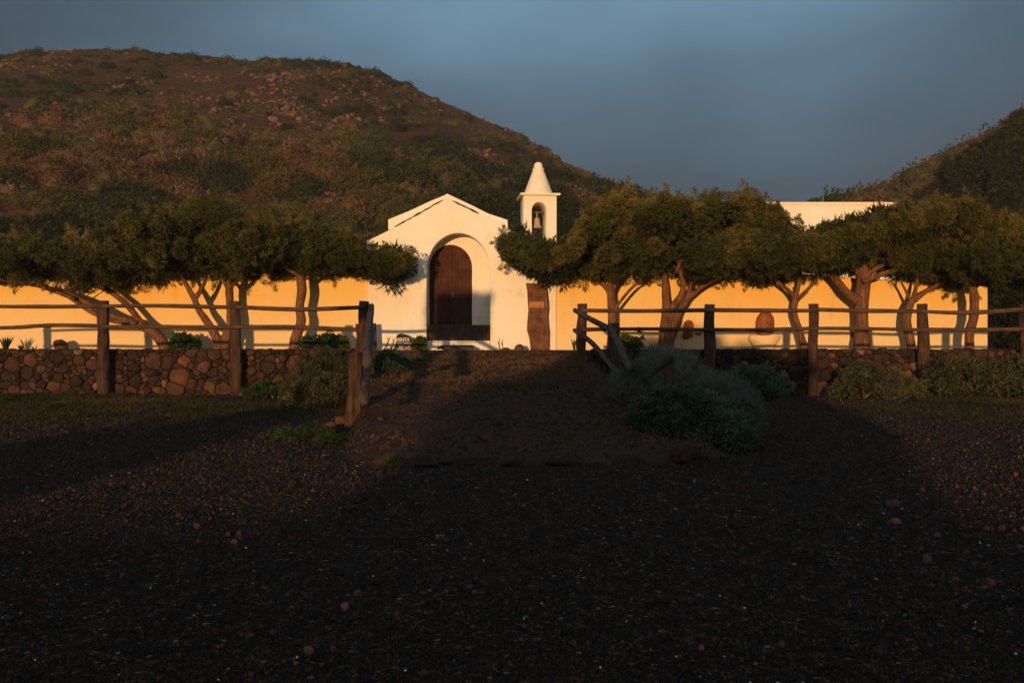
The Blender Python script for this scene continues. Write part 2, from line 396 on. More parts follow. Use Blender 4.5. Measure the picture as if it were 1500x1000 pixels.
# hills: ridge heights read off at 150 m (left) and 105 m (right)
RL = [(-700,150),(-300,105),(0,80),(60,73),(120,70),(230,71),(300,81),(350,87),(420,88),(500,98),(560,116),(620,140),(700,173),(760,203),(800,224),(830,247),(870,264),(935,292),(1000,308),(1100,345),(1300,400),(1600,470),(2200,507)]
YR = 150.; YF = 40.
RR = [(700,507),(1000,420),(1100,340),(1180,310),(1220,300),(1290,297),(1330,278),(1385,246),(1420,222),(1460,196),(1500,175),(1600,118),(1800,20),(2200,-150)]
Y2 = 105.
XL = np.array([(u-750)/F*YR for u, v in RL]); ZL = np.array([(507-v)/F*YR for u, v in RL])
XR = np.array([(u-750)/F*Y2 for u, v in RR]); ZR = np.array([(507-v)/F*Y2 for u, v in RR])
def Gp(t):
    return np.where(t < 0, 0, np.where(t < 1, t*(1.12-.12*t), 1-.25*(t-1)-.25*(t-1)**2))
def hz(x, y):
    x = np.asarray(x, float); y = np.asarray(y, float)
    a = np.interp(x, XL, ZL)*Gp((y-YF)/(YR-YF))
    b = np.interp(x, XR, ZR)*Gp((y-YF)/(Y2-YF))
    z = np.maximum(a, b)
    amp = sst(44, 70, y)
    return z + amp*(3.2*fbm(x*.045, y*.045, 3, 21) + 1.3*fbm(x*.2, y*.2, 3, 22) + .7*fbm(x*.7, y*.7, 2, 27)) - .35*(1-amp)
hx = axis([(-190, -100, 3), (-100, 75, .8), (75, 180, 3)]); hy = axis([(40, 60, .8), (60, 160, 1.0), (160, 330, 6)])
HX, HY = np.meshgrid(hx, hy); HZ = hz(HX, HY)
idx = np.arange(HX.size).reshape(HX.shape)
Fq = np.stack([idx[:-1, :-1], idx[:-1, 1:], idx[1:, 1:], idx[1:, :-1]], -1).reshape(-1, 4)
me = npmesh('hills', np.stack([HX, HY, HZ], -1).reshape(-1, 3), Fq)
tag(link('hills', me, M['hill'], smooth=True), kind='structure')

# ------------------------------------------------------------------ foliage
def leaves(cen, rad, n, ll, lw, tints, out=None, spread=.9, inner=.35, up=0.0, seed=1):
    """tufts of small pointed leaves; cen (k,3), rad (k,) ; returns V,F,T"""
    r = np.random.default_rng(seed)
    k = len(cen); cen = np.repeat(np.asarray(cen, float), n, 0); rad = np.repeat(np.asarray(rad, float), n)
    T = np.repeat(np.asarray(tints, float), n) + r.normal(0, .07, k*n)
    d = r.normal(size=(k*n, 3)); d[:, 2] += up
    if out is not None: d += np.repeat(out, n, 0)*spread
    d /= np.linalg.norm(d, axis=1)[:, None]+1e-9
    rr = rad*(inner+(1-inner)*r.random(k*n)**.6)
    p = cen + d*rr[:, None]
    ax = d + r.normal(0, .45, (k*n, 3)); ax /= np.linalg.norm(ax, axis=1)[:, None]+1e-9
    sd_ = np.cross(ax, r.normal(size=(k*n, 3))); sd_ /= np.linalg.norm(sd_, axis=1)[:, None]+1e-9
    L = ll*(.6+.8*r.random(k*n)); W = lw*(.6+.8*r.random(k*n))
    a = p - sd_*W[:, None]*.5; b = p + sd_*W[:, None]*.5; c = p + ax*L[:, None]
    V = np.stack([a, b, c], 1).reshape(-1, 3); Fa = np.arange(k*n*3).reshape(-1, 3)
    return V, Fa, np.clip(np.repeat(T, 3), 0, 1)

def crown_shell(top, bot, Dc, hd, npf, pr, seed, under=.0):
    """puffs over an umbrella crown: top and bottom outlines at distance Dc, half depth hd"""
    r = np.random.default_rng(seed)
    tu = np.array([p[0] for p in top]); tv = np.array([p[1] for p in top])
    bu = np.array([p[0] for p in bot]); bv = np.array([p[1] for p in bot])
    u0, u1 = tu[0], tu[-1]; cen = []; out = []; tn = []
    while len(cen) < npf:
        u = r.uniform(u0, u1)
        vt = np.interp(u, tu, tv)+16*(float(vn(u*.045, seed*1.7, 41))-.5)+7*(float(vn(u*.13, seed*2.7, 42))-.5)+2; vb = np.interp(u, bu, bv)+9*(float(vn(u*.06, seed*3.7, 43))-.5)
        if vb-vt < 6: continue
        x = (u-750)/F*Dc; zt = (507-vt)/F*Dc-pr*1.35; zb = (507-vb)/F*Dc+pr*1.75
        if zt < zb: zt = zb = (zt+zb)/2
        e = min((u-u0), (u1-u))/(u1-u0)*2; wd = hd*min(1, .35+1.6*math.sqrt(max(e, 0)))
        ph = r.uniform(0, 2*math.pi); s = 1.0 if r.random() < .78 else r.uniform(.3, .9)
        zc = (zt+zb)/2; zh = (zt-zb)/2
        lump = 1+.30*(float(vn(x*1.5+seed, ph*1.7, 31))-.5)*2
        oy = math.cos(ph); oz = math.sin(ph)
        # squared-off ellipse so outline stays full
        oy2 = math.copysign(abs(oy)**.75, oy); oz2 = math.copysign(abs(oz)**.6, oz)
        z = zc+oz2*zh*s*min(lump, 1.06)
        if float(vn(x*1.7+seed*5, z*2.3+oy*1.5, 47)) < .26: continue
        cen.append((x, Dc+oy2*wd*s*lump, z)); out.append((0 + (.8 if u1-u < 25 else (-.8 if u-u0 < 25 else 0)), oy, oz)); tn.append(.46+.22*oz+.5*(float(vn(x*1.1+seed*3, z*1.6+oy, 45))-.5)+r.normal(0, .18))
    return np.array(cen), np.array(out), np.array(tn)

def make_crown(parent, specs, seed, m='juniper', n=270, pr=.19, ll=.060, lw=.024, tintoff=0, dens=.66):
    Vs = []; Fs = []; Ts = []; o = 0
    for i, (top, bot, Dc, hd, npf) in enumerate(specs):
        c, ou, tn = crown_shell(top, bot, Dc, hd, int(npf*dens), pr, seed*10+i)
        rr_n = np.random.default_rng(seed); rad = pr*rr_n.uniform(.6, 1.35, len(c))
        c = c + ou*rr_n.normal(.02, .07, (len(c), 1))
        sel = rr_n.random(len(c)) < .30; a_ = c[sel]; dr_ = ou[sel]+rr_n.normal(0, .5, (sel.sum(), 3))+np.array([0, 0, .45]); dr_ /= np.linalg.norm(dr_, axis=1)[:, None]
        sp_ = [(a_+dr_*k_, np.full(len(a_), q_)) for k_, q_ in ((.20, .11), (.30, .085), (.38, .06), (.45, .035))]
        V3, F3, T3 = leaves(np.concatenate([q[0] for q in sp_]), np.concatenate([q[1] for q in sp_]), 26, ll, lw*.8, np.tile(tn[sel]+tintoff+.12, 4), np.tile(dr_, (4, 1)), .8, .3, .3, seed*10+i+7)
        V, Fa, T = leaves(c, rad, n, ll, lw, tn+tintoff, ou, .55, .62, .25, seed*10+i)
        Fa = np.concatenate([Fa, F3+len(V)]); V = np.concatenate([V, V3]); T = np.concatenate([T, T3])
        # a darker, sparser inner mass of leaves keeps the crown closed
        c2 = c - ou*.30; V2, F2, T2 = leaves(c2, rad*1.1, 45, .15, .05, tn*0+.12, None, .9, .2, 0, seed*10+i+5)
        F2 = F2+len(V); V = np.concatenate([V, V2]); Fa = np.concatenate([Fa, F2]); T = np.concatenate([T, T2])
        Vs.append(V); Fs.append(Fa+o); Ts.append(T); o += len(V)
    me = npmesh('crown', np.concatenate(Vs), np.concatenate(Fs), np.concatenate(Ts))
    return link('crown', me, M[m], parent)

def tree(name, label, base, limbs, specs, seed, twigs=True, **kw):
    t = empty(name, base, label, 'tree', kw.pop('group', None))
    mb = MB()
    for k, (pts, rad) in enumerate(limbs):
        mb.tube(pts, rad, 10, .12, 5, seed=seed*7+k)
    # fine branches under the crown, from limb ends into the foliage
    r = random.Random(seed)
    if twigs:
        for k, (pts, rad) in enumerate(limbs):
            for q in range(4):
                e = Vector(pts[-1]); s_ = Vector(pts[-2]).lerp(e, r.uniform(.3, 1.0))
                d = Vector((r.uniform(-1, 1), r.uniform(-.9, .5), r.uniform(.3, .8)))*r.uniform(.4, .8)
                mb.tube([s_, s_+d*.5+Vector((0, 0, .02)), s_+d], [rad[-1]*.5, rad[-1]*.35, .008], 5, .1, 3, seed=k*9+q)
    mb.build('trunk', M['bark'], t, True)
    make_crown(t, specs, seed, **kw)
    return t
def W(pts, D):   # list of (u,v[,dD]) -> world
    return [P(p[0], p[1], D+(p[2] if len(p) > 2 else 0)) for p in pts]

TD = 25.6
# left group -------------------------------------------------
tree('windswept_tree', 'leftmost leaning tree, trunks sloping up to the left under a flat dark crown', P(240, 513, TD),
     [(W([(243,516),(238,500),(222,485),(195,472),(160,462),(120,440),(85,425)], TD), [.17,.15,.13,.10,.09,.07,.04]),
      (W([(240,505),(225,488),(205,470,.1),(185,445,.2),(160,425,.2),(140,405,.2)], TD), [.13,.11,.085,.075,.06,.04]),
      (W([(200,474),(165,470),(130,455),(100,435),(60,415)], TD-.15), [.07,.06,.05,.04,.03]),
      (W([(110,438),(60,420),(15,412),(-40,405)], TD-.2), [.05,.045,.035,.02])],
     [([(-130,352),(-60,345),(0,352),(40,350),(80,345),(120,345),(165,349),(210,358),(228,385)],
       [(-130,405),(-60,418),(0,412),(45,418),(90,428),(140,432),(190,418),(228,395)], TD-.1, 1.7, 620)], 1)
tree('juniper_tree', 'tree forked low in a V, between the leaning tree and the single straight trunk', P(326, 513, TD),
     [(W([(324,516),(320,500),(308,478),(292,455),(283,435),(270,412),(262,395)], TD), [.15,.13,.10,.085,.075,.055,.035]),
      (W([(285,437),(294,425),(302,405),(300,385)], TD), [.07,.06,.045,.03]),
      (W([(328,516),(330,498),(338,475),(337,445),(336,420),(340,400)], TD+.05), [.15,.13,.115,.11,.10,.06]),
      (W([(336,425),(325,410),(312,400)], TD), [.06,.045,.025]),
      (W([(338,420),(350,408),(358,390)], TD), [.06,.045,.025])],
     [([(168,372),(180,345),(205,322),(240,309),(280,304),(320,303),(350,312),(385,322),(410,345),(420,375)],
       [(168,380),(200,402),(240,407),(290,412),(330,410),(380,405),(420,385)], TD+.1, 1.9, 880)], 2)
tree('juniper_tree', 'single-trunked tree nearest the left corner of the chapel, its crown overlapping the facade', P(432, 513, TD),
     [(W([(430,516),(433,495),(441,470),(438,450),(442,425),(440,400),(446,375)], TD-.05), [.16,.135,.125,.115,.13,.12,.07]),
      (W([(442,412),(455,402),(475,392)], TD), [.06,.045,.03]),
      (W([(442,405),(425,396),(410,386)], TD), [.05,.04,.025])],
     [([(372,355),(390,335),(420,322),(460,320),(500,336),(525,352),(560,364),(588,372),(598,382)],
       [(372,385),(400,400),(440,405),(490,408),(530,405),(565,418),(585,408),(598,385)], TD+.05, .95, 620)], 3)
# right group ------------------------------------------------
tree('juniper_tree', 'bushy tree right of the tall brown slab, its trunk behind the gap between ramp posts', P(897, 513, TD),
     [(W([(896,516),(897,490),(897,460),(896,430),(894,410),(892,385)], TD), [.15,.13,.12,.11,.09,.05]),
      (W([(895,432),(885,418),(870,405),(850,392)], TD), [.08,.06,.045,.03]),
      (W([(897,425),(905,410),(915,392)], TD), [.07,.05,.03]),
      (W([(899,455),(910,440),(925,422),(940,410)], TD-.2), [.045,.04,.035,.02])],
     [([(742,354),(770,368),(800,380),(830,360),(850,318),(880,302),(910,298),(940,300),(965,310),(975,340)],
       [(742,366),(765,384),(800,396),(840,408),(880,410),(920,412),(960,408),(975,385)], TD, 1.6, 950)], 4, tintoff=.05)
tree('juniper_tree', 'tallest tree of the row, thick many-limbed trunk leaning right under a high crown', P(975, 513, TD),
     [(W([(972,516),(974,490),(976,465),(976,440),(974,415),(972,385)], TD), [.20,.17,.14,.12,.10,.06]),
      (W([(974,512),(984,485),(995,455),(1008,435),(1015,412),(1030,390)], TD+.05), [.17,.15,.12,.10,.08,.05]),
      (W([(978,470),(985,450),(998,432),(1000,412),(990,370)], TD), [.12,.10,.08,.07,.04]),
      (W([(1005,440),(1030,418),(1060,402),(1085,385)], TD), [.07,.06,.05,.03]),
      (W([(990,400),(1005,360),(1012,330)], TD-.2), [.05,.04,.02])],
     [([(905,345),(925,315),(950,300),(985,292),(1020,294),(1055,283),(1080,288),(1102,298),(1120,314),(1135,328),(1146,350)],
       [(905,385),(940,408),(985,415),(1015,420),(1050,410),(1090,405),(1125,410),(1146,395)], TD, 2.0, 1250)], 5, tintoff=.08)
tree('juniper_tree', 'slender tree with a curved forked trunk, right of the domed boulder', P(1177, 513, TD),
     [(W([(1180,516),(1176,500),(1168,475),(1163,455),(1166,435)], TD-.1), [.12,.10,.08,.08,.08]),
      (W([(1165,440),(1155,425),(1138,412),(1120,400)], TD), [.06,.05,.04,.025]),
      (W([(1166,437),(1170,415),(1172,395)], TD), [.06,.05,.03]),
      (W([(1167,440),(1182,425),(1195,410),(1205,392)], TD), [.06,.05,.04,.025])],
     [([(1085,382),(1110,368),(1140,358),(1170,352),(1200,350),(1235,350),(1250,362)],
       [(1085,395),(1110,412),(1145,415),(1180,408),(1215,402),(1250,385)], TD+.1, 1.7, 620)], 6)
tree('juniper_tree', 'thickest-trunked tree of the right row under a wide sweeping umbrella crown', P(1263, 513, TD),
     [(W([(1263,516),(1262,490),(1261,460),(1263,430),(1264,405),(1262,380)], TD), [.23,.20,.19,.185,.18,.10]),
      (W([(1258,440),(1240,428),(1225,410),(1205,392),(1190,380)], TD-.1), [.13,.11,.09,.06,.03]),
      (W([(1264,412),(1290,402),(1320,392),(1360,375),(1400,362)], TD-.3), [.08,.07,.055,.04,.02]),
      (W([(1264,408),(1285,392),(1310,380),(1340,362)], TD-.1), [.07,.055,.04,.02]),
      (W([(1262,405),(1240,385),(1215,365)], TD), [.07,.05,.03])],
     [([(1175,362),(1210,346),(1250,334),(1300,318),(1350,300),(1400,304),(1450,318),(1480,340)],
       [(1175,375),(1210,372),(1260,362),(1320,345),(1380,346),(1440,358),(1480,375)], TD-1.0, 1.0, 900),
      ([(1180,355),(1230,350),(1300,340),(1380,340),(1450,350),(1480,360)],
       [(1180,390),(1230,404),(1290,408),(1350,404),(1420,398),(1480,375)], TD+.9, 1.0, 520)], 7, tintoff=.02)
tree('juniper_tree', 'small tree with a short slanting forked trunk between two thicker trees at the right', P(1336, 513, TD),
     [(W([(1335,516),(1333,495),(1328,475),(1330,455),(1337,438)], TD), [.13,.115,.11,.11,.10]),
      (W([(1335,445),(1328,428),(1318,410)], TD), [.045,.035,.02]),
      (W([(1337,438),(1342,420),(1345,400)], TD), [.06,.05,.03]),
      (W([(1339,440),(1355,428),(1378,415),(1400,400)], TD-.1), [.075,.06,.05,.03])],
     [([(1290,360),(1330,345),(1370,345),(1410,360)], [(1290,395),(1320,408),(1360,412),(1410,408)], TD+.2, 1.2, 380)], 8, twigs=False)
tree('juniper_tree', 'rightmost tree of the row, dark crown reaching past the end of the white wall', P(1421, 513, TD-.4),
     [(W([(1419,516),(1420,490),(1426,465),(1427,440),(1425,415),(1430,390)], TD-.4), [.13,.12,.115,.11,.10,.06]),
      (W([(1425,425),(1412,410),(1395,395)], TD-.4), [.05,.04,.02]),
      (W([(1428,420),(1450,400),(1480,385),(1510,370)], TD-.4), [.07,.06,.045,.03])],
     [([(1360,375),(1390,350),(1430,330),(1480,322),(1540,325),(1600,340),(1640,370)],
       [(1360,400),(1385,418),(1420,422),(1460,418),(1500,402),(1560,395),(1640,385)], TD-.3, 1.7, 800)], 9)

# ------------------------------------------------------------------ chapel
WD = 26.4
def px(u, v, D=WD): p = P(u, v, D); return (p[0], p[2])
GB = -.35    # bottom of buried masonry
def arc(u0, u1, vs, vt, n=18, D=WD):
    """arch from left spring up over to right spring, pixels"""
    c = (u0+u1)/2; a = (u1-u0)/2; h = vs-vt
    return [px(c-a*math.cos(math.pi*k/n), vs-h*math.sin(math.pi*k/n), D) for k in range(n+1)]
ch = empty('chapel', (px(655, 511)[0], WD, -.1), 'small white chapel with a low gable, arched brown door and bell tower on its right', 'chapel')
FD = WD-.06
xa = px(540, 511, FD)[0]; xb = px(815, 511, FD)[0]
fac = [(xa, GB), px(537, 353, FD), px(556, 344, FD), px(577, 333.5, FD), px(600, 321, FD), px(628, 306, FD), px(650, 293.5, FD), px(655, 291, FD), px(662, 294.5, FD),
       px(682, 304, FD), px(702, 313.5, FD), px(722, 322, FD), px(743, 329, FD), px(744.5, 336, FD), px(762, 344, FD), px(778, 354, FD), px(797, 365, FD), px(815, 378, FD), (xb, GB)]
nl, nr_ = px(625, 511, FD)[0], px(718, 511, FD)[0]
arch = arc(625, 718, 397, 341.5, 22, FD)
fac += [(nr_, GB)] + arch[::-1] + [(nl, GB)]
link('facade', shape_mesh('facade', [fac], FD, FD+.42, .02), M['plaster'], ch)
# raised gable parapet behind the facade
gab = [px(568.5, 336.5), px(568.5, 321.5), px(600, 308.5), px(630, 294.5), px(652, 285.5), px(655, 283.5), px(660, 286), px(690, 300), px(715, 312.5), px(743.5, 322), px(744.5, 336.5)]
D2 = WD+.40
s_ = D2/WD
link('gable', shape_mesh('gable', [[(x*s_, z*s_) for x, z in gab]], D2, D2+.5, .02), M['plaster'], ch)
# thin dark joint between the two gables, following the old verge
def joint(a, b, n, seed):
    r = random.Random(seed); tl = MB(); pts = []; rad = []
    for k in range(n+1):
        u = a[0]+(b[0]-a[0])*k/n; v = a[1]+(b[1]-a[1])*k/n+r.uniform(-.35, .35)
        p = P(u, v, FD); pts.append((p[0], FD+.002, p[2])); rad.append(r.uniform(.012, .026))
    rad[0] = rad[-1] = .006; tl.tube(pts, rad, 6, .25, 2, t=.2, seed=seed); tl.build('verge_joint', M['tile'], ch, True)
joint((577, 332.8), (650, 292.6), 16, 1); joint((662, 293.6), (702, 312.6), 9, 2)
# niche back wall with the door opening
ND = WD+.60
dl, dr = px(628.5, 0, ND)[0], px(691.5, 0, ND)[0]
pa_ = [(dl, GB)] + arc(628.5, 691.5, 392, 358.5, 20, ND) + [(dr, GB)]; wl0, wr0 = px(612, 0, ND)[0], px(732, 0, ND)[0]; zt_ = px(0, 326, ND)[1]
pw = MB(); pw.add([(wl0, ND, GB), (dl, ND, GB), (dl, ND, zt_), (wl0, ND, zt_), (dr, ND, GB), (wr0, ND, GB), (wr0, ND, zt_), (dr, ND, zt_)], [(0,1,2,3), (4,5,6,7)])
for a_, b_ in zip(pa_[1:-2], pa_[2:-1]): pw.add([(a_[0], ND, a_[1]), (b_[0], ND, b_[1]), (b_[0], ND, zt_), (a_[0], ND, zt_)], [(0,1,2,3)])
for a_, b_ in zip(pa_[:-1], pa_[1:]): pw.add([(a_[0], ND, a_[1]), (b_[0], ND, b_[1]), (b_[0], ND+.25, b_[1]), (a_[0], ND+.25, a_[1])], [(3,2,1,0)])
pw.build('porch_wall', M['plaster'], ch)
# side walls and roof behind
bd = MB(); x0, x1 = px(568.5, 0, D2)[0]+.02, px(744, 0, D2)[0]-.02; ze = px(0, 322, D2)[1]-.04; zr = px(0, 284, D2)[1]-.03; xm = (x0+x1)/2
bd.box(x0, x0+.3, D2+.5, 36, GB, ze-.1); bd.box(x1-.3, x1, D2+.5, 36, GB, ze-.1); bd.box(x0, x1, 36, 36.3, GB, ze-.1)
bd.build('side_wall', M['plaster'], ch)
rf = MB(); rf.add([(x0-.06, D2+.5, ze-.1), (x0-.06, 36.3, ze-.1), (xm, 36.3, zr-.05), (xm, D2+.5, zr-.05), (x1+.06, 36.3, ze-.1), (x1+.06, D2+.5, ze-.1),
                   (x0-.06, D2+.5, ze-.2), (x0-.06, 36.3, ze-.2), (xm, 36.3, zr-.15), (xm, D2+.5, zr-.15), (x1+.06, 36.3, ze-.2), (x1+.06, D2+.5, ze-.2)],
                  [(0,1,2,3),(3,2,4,5),(6,9,8,7),(9,11,10,8),(0,3,9,6),(3,5,11,9),(0,6,7,1),(5,4,10,11)])
rf.build('roof', M['tile'], ch)
# door: two leaves with rails and raised panels
dd = ND+.10
def darch(u0, u1, vs, vt): return arc(u0, u1, vs, vt, 20, dd)
dbot = px(0, 476, ND)[1]
leafL = [(px(628, 0, dd)[0], dbot)] + [p for p in darch(628, 692, 392, 357) if p[0] < px(659.5, 0, dd)[0]] + [(px(659.5, 0, dd)[0], px(0, 357, dd)[1]), (px(659.5, 0, dd)[0], dbot)]
leafR = [(px(660.5, 0, dd)[0], dbot), (px(660.5, 0, dd)[0], px(0, 357, dd)[1])] + [p for p in darch(628, 692, 392, 357) if p[0] > px(660.5, 0, dd)[0]] + [(px(692, 0, dd)[0], dbot)]
for lf, (ua, ub) in ((leafL, (631, 658)), (leafR, (662, 689))):
    o = link('door', shape_mesh('door', [lf], dd, dd+.05, .006), M['door'], ch)
    pm = MB()
    for (va, vb) in ((372, 398), (402, 432), (436, 472)):
        ua2, ub2 = (ua+2, ub-2) if va > 380 else ((ua+6, ub-2) if ua < 650 else (ua+2, ub-6))
        a = px(ua2, va, dd); b = px(ub2, vb, dd)
        for (p, q, r_, s2) in ((a[0], b[0], a[1]-.035, a[1]), (a[0], b[0], b[1], b[1]+.035), (a[0], a[0]+.035, b[1]+.035, a[1]-.035), (b[0]-.035, b[0], b[1]+.035, a[1]-.035)):
            pm.box(p, q, dd-.022, dd+.003, r_, s2)
    if ua > 650: pm.box(px(658.6, 0, dd)[0], px(661.4, 0, dd)[0], dd-.03, dd-.002, dbot+.01, px(0, 362, dd)[1])
    pp = pm.build('door_panel', M['door'], None); pp.parent = o
hm = MB(); q = P(663.5, 432, dd); hm.tube([(q[0], dd-.02, q[2]+.05), (q[0], dd-.06, q[2]), (q[0], dd-.02, q[2]-.05)], [.01, .012, .01], 6, 0, 3)
hh = hm.build('door_handle', M['bell'], None); hh.parent = bpy.data.objects['door.001']; 
# step in the porch
st = MB(); zs = px(0, 475.5, WD+.3)[1]; zs2 = px(0, 498.5, WD+.02)[1]
sm = shape_mesh('doorstep', [[(nl+.02, zs2), (nr_-.02, zs2), (nr_-.02, zs-.01), (nl+.02, zs)]], WD+.10, ND+.12, .02)
link('doorstep', sm, M['doorstone'], ch)
link('step_base', shape_mesh('step_base', [[(nl+.01, GB), (nr_-.01, GB), (nr_-.01, zs2-.004), (nl+.01, zs2-.004)]], WD+.06, ND+.1, .01), M['plaster'], ch)
# bell tower, turned a few degrees
tw = empty('bell_tower', (0, 0, 0), None, None); tw.parent = ch
TWD = 27.5
tcx = px(788.5, 0, TWD)[0]; tw.location = (tcx-ch.location[0], TWD-ch.location[1], -ch.location[2]); tw.rotation_euler = (0, 0, math.radians(5))
def tp(u, v): return ((u-788.5)/F*TWD, (507-v)/F*TWD)
body = [(tp(764.5, 0)[0], GB), tp(764.5, 289), tp(812.5, 289), (tp(812.5, 0)[0], GB)]
oc = []
u0, u1, vs, vt = 776.5, 797.5, 311, 299.5
for k in range(15):
    a_ = math.pi*k/14; oc.append(tp((u0+u1)/2-(u1-u0)/2*math.cos(a_), vs-(vs-vt)*math.sin(a_)))
oc = [tp(776.5, 370)] + oc + [tp(797.5, 370)]
o = link('tower_shaft', shape_mesh('tower_shaft', [body, oc], -.45, .45, .015), M['plaster'], None); o.parent = tw
cb = bmesh.new()
bmesh.ops.create_cube(cb, size=1)
for v in cb.verts: v.co = (v.co.x*1.10, v.co.y*1.10, v.co.z*.06+tp(0, 288.5)[1])
bmesh.ops.bevel(cb, geom=cb.edges[:], offset=.015, segments=2, affect='EDGES')
me = bpy.data.meshes.new('cornice'); cb.to_mesh(me); cb.free(); o = link('cornice', me, M['plaster'], None); o.parent = tw
def lathe(prof, seg=24, sq=0):
    V = []; 
    for i, (r, z) in enumerate(prof):
        for k in range(seg):
            th = 2*math.pi*k/seg + math.pi/4
            V.append((r*math.cos(th), r*math.sin(th), z))
    n = len(prof); Fs = [(i*seg+k, i*seg+(k+1) % seg, (i+1)*seg+(k+1) % seg, (i+1)*seg+k) for i in range(n-1) for k in range(seg)]
    Fs += [tuple(reversed(range(seg))), tuple((n-1)*seg+k for k in range(seg))]
    return V, Fs
zz = lambda v: tp(0, v)[1]
sp = MB(); sp.add(*lathe([(.43, zz(289)), (.42, zz(287)), (.335, zz(275)), (.25, zz(263)), (.185, zz(254)), (.155, zz(250.5)), (.165, zz(250)), (.162, zz(248)), (.135, zz(247)), (.115, zz(242)), (.10, zz(239.5)), (.06, zz(238.2)), (.01, zz(237.8))], 28))
o = sp.build('spire', M['plaster'], None, True); o.parent = tw
bl = MB(); cxb = tp(786.5, 0)[0]
V, Fs = lathe([(.02, zz(318)), (.055, zz(319.5)), (.075, zz(322)), (.085, zz(326)), (.10, zz(330)), (.14, zz(333.5)), (.145, zz(334.5)), (.12, zz(334.4))], 20)
bl.add([(x+cxb, y, z) for x, y, z in V], Fs); bl.tube([(cxb, 0, zz(318)), (cxb, 0, zz(311))], [.015, .015], 6, 0, 2)
o = bl.build('bell', M['bell'], None, True); o.parent = tw
bb = MB(); bb.box(tp(776.5, 0)[0], tp(797.5, 0)[0], -.03, .03, zz(312.2), zz(310.2)); o = bb.build('bell_beam', M['bark'], None); o.parent = tw

# slab in front of the step
sl = MB(); q = P(668, 505, WD-.35)
sme = shape_mesh('slab', [[(-.48, 0), (.50, 0), (.50, .05), (-.48, .05)]], 0, .5, .012)
for v in sme.vertices: v.co.z += v.co.y*.12; v.co.x *= 1-.35*v.co.y
o = link('stone_slab', sme, M['doorstone']); o.location = (q[0], WD-.55, -.075); tag(o, 'flat brown stone slab lying on the ground below the chapel doorstep', 'stone slab')

# ------------------------------------------------------------------ white enclosure walls
def wall_run(name, label, tops, y0, y1):
    lp = [(px(tops[0][0], 0)[0], GB)] + [px(u, v) for u, v in tops] + [(px(tops[-1][0], 0)[0], GB)]
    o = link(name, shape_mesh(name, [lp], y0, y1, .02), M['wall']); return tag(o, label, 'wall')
r_ = random.Random(3)
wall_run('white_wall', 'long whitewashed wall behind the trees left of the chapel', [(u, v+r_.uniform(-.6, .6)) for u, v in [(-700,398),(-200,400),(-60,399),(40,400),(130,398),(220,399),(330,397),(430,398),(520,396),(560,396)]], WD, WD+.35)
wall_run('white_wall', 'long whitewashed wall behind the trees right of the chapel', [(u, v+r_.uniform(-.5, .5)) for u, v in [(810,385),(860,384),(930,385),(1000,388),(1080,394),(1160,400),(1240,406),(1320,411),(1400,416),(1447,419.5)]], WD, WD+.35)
# end return of the wall going back
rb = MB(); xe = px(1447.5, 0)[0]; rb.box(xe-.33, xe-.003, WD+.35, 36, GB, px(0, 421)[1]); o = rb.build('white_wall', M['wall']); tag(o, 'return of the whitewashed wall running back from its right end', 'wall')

# white building behind
wb = empty('white_building', (14, 45, 0), 'flat-roofed white building showing above the right trees', 'building')
bD = 45.; L_ = [P(1117, 0, bD)[0], P(1312, 0, bD)[0]]; zt0 = P(0, 299.5, bD)[2]; zt1 = P(0, 298, bD)[2]
link('building_wall', shape_mesh('building_wall', [[(L_[0], -.3), (L_[0]+.02, zt0-.12), (L_[0]+.15, zt0-.1), (L_[0]+.2, zt0), (L_[1], zt1), (L_[1], -.3)]], bD, bD+7, .03), M['plaster'], wb)
cp = MB(); cp.box(L_[0]-.04, L_[1]+.04, bD-.05, bD+7.05, zt0+.002, zt0+.10); cp.build('roof_edge', M['plaster'], wb)
an = MB(); q = P(1205.5, 298, bD+.6); an.tube([(q[0], q[1], q[2]-.1), (q[0], q[1], q[2]+.45)], [.035, .025], 8, 0, 2); an.tube([(q[0], q[1], q[2]+.45), (q[0]+.01, q[1], q[2]+.60)], [.012, .008], 6, 0, 1)
tag(an.build('antenna_pole', M['greenpaint']), 'thin green pole standing on the flat roof of the white building', 'pole')

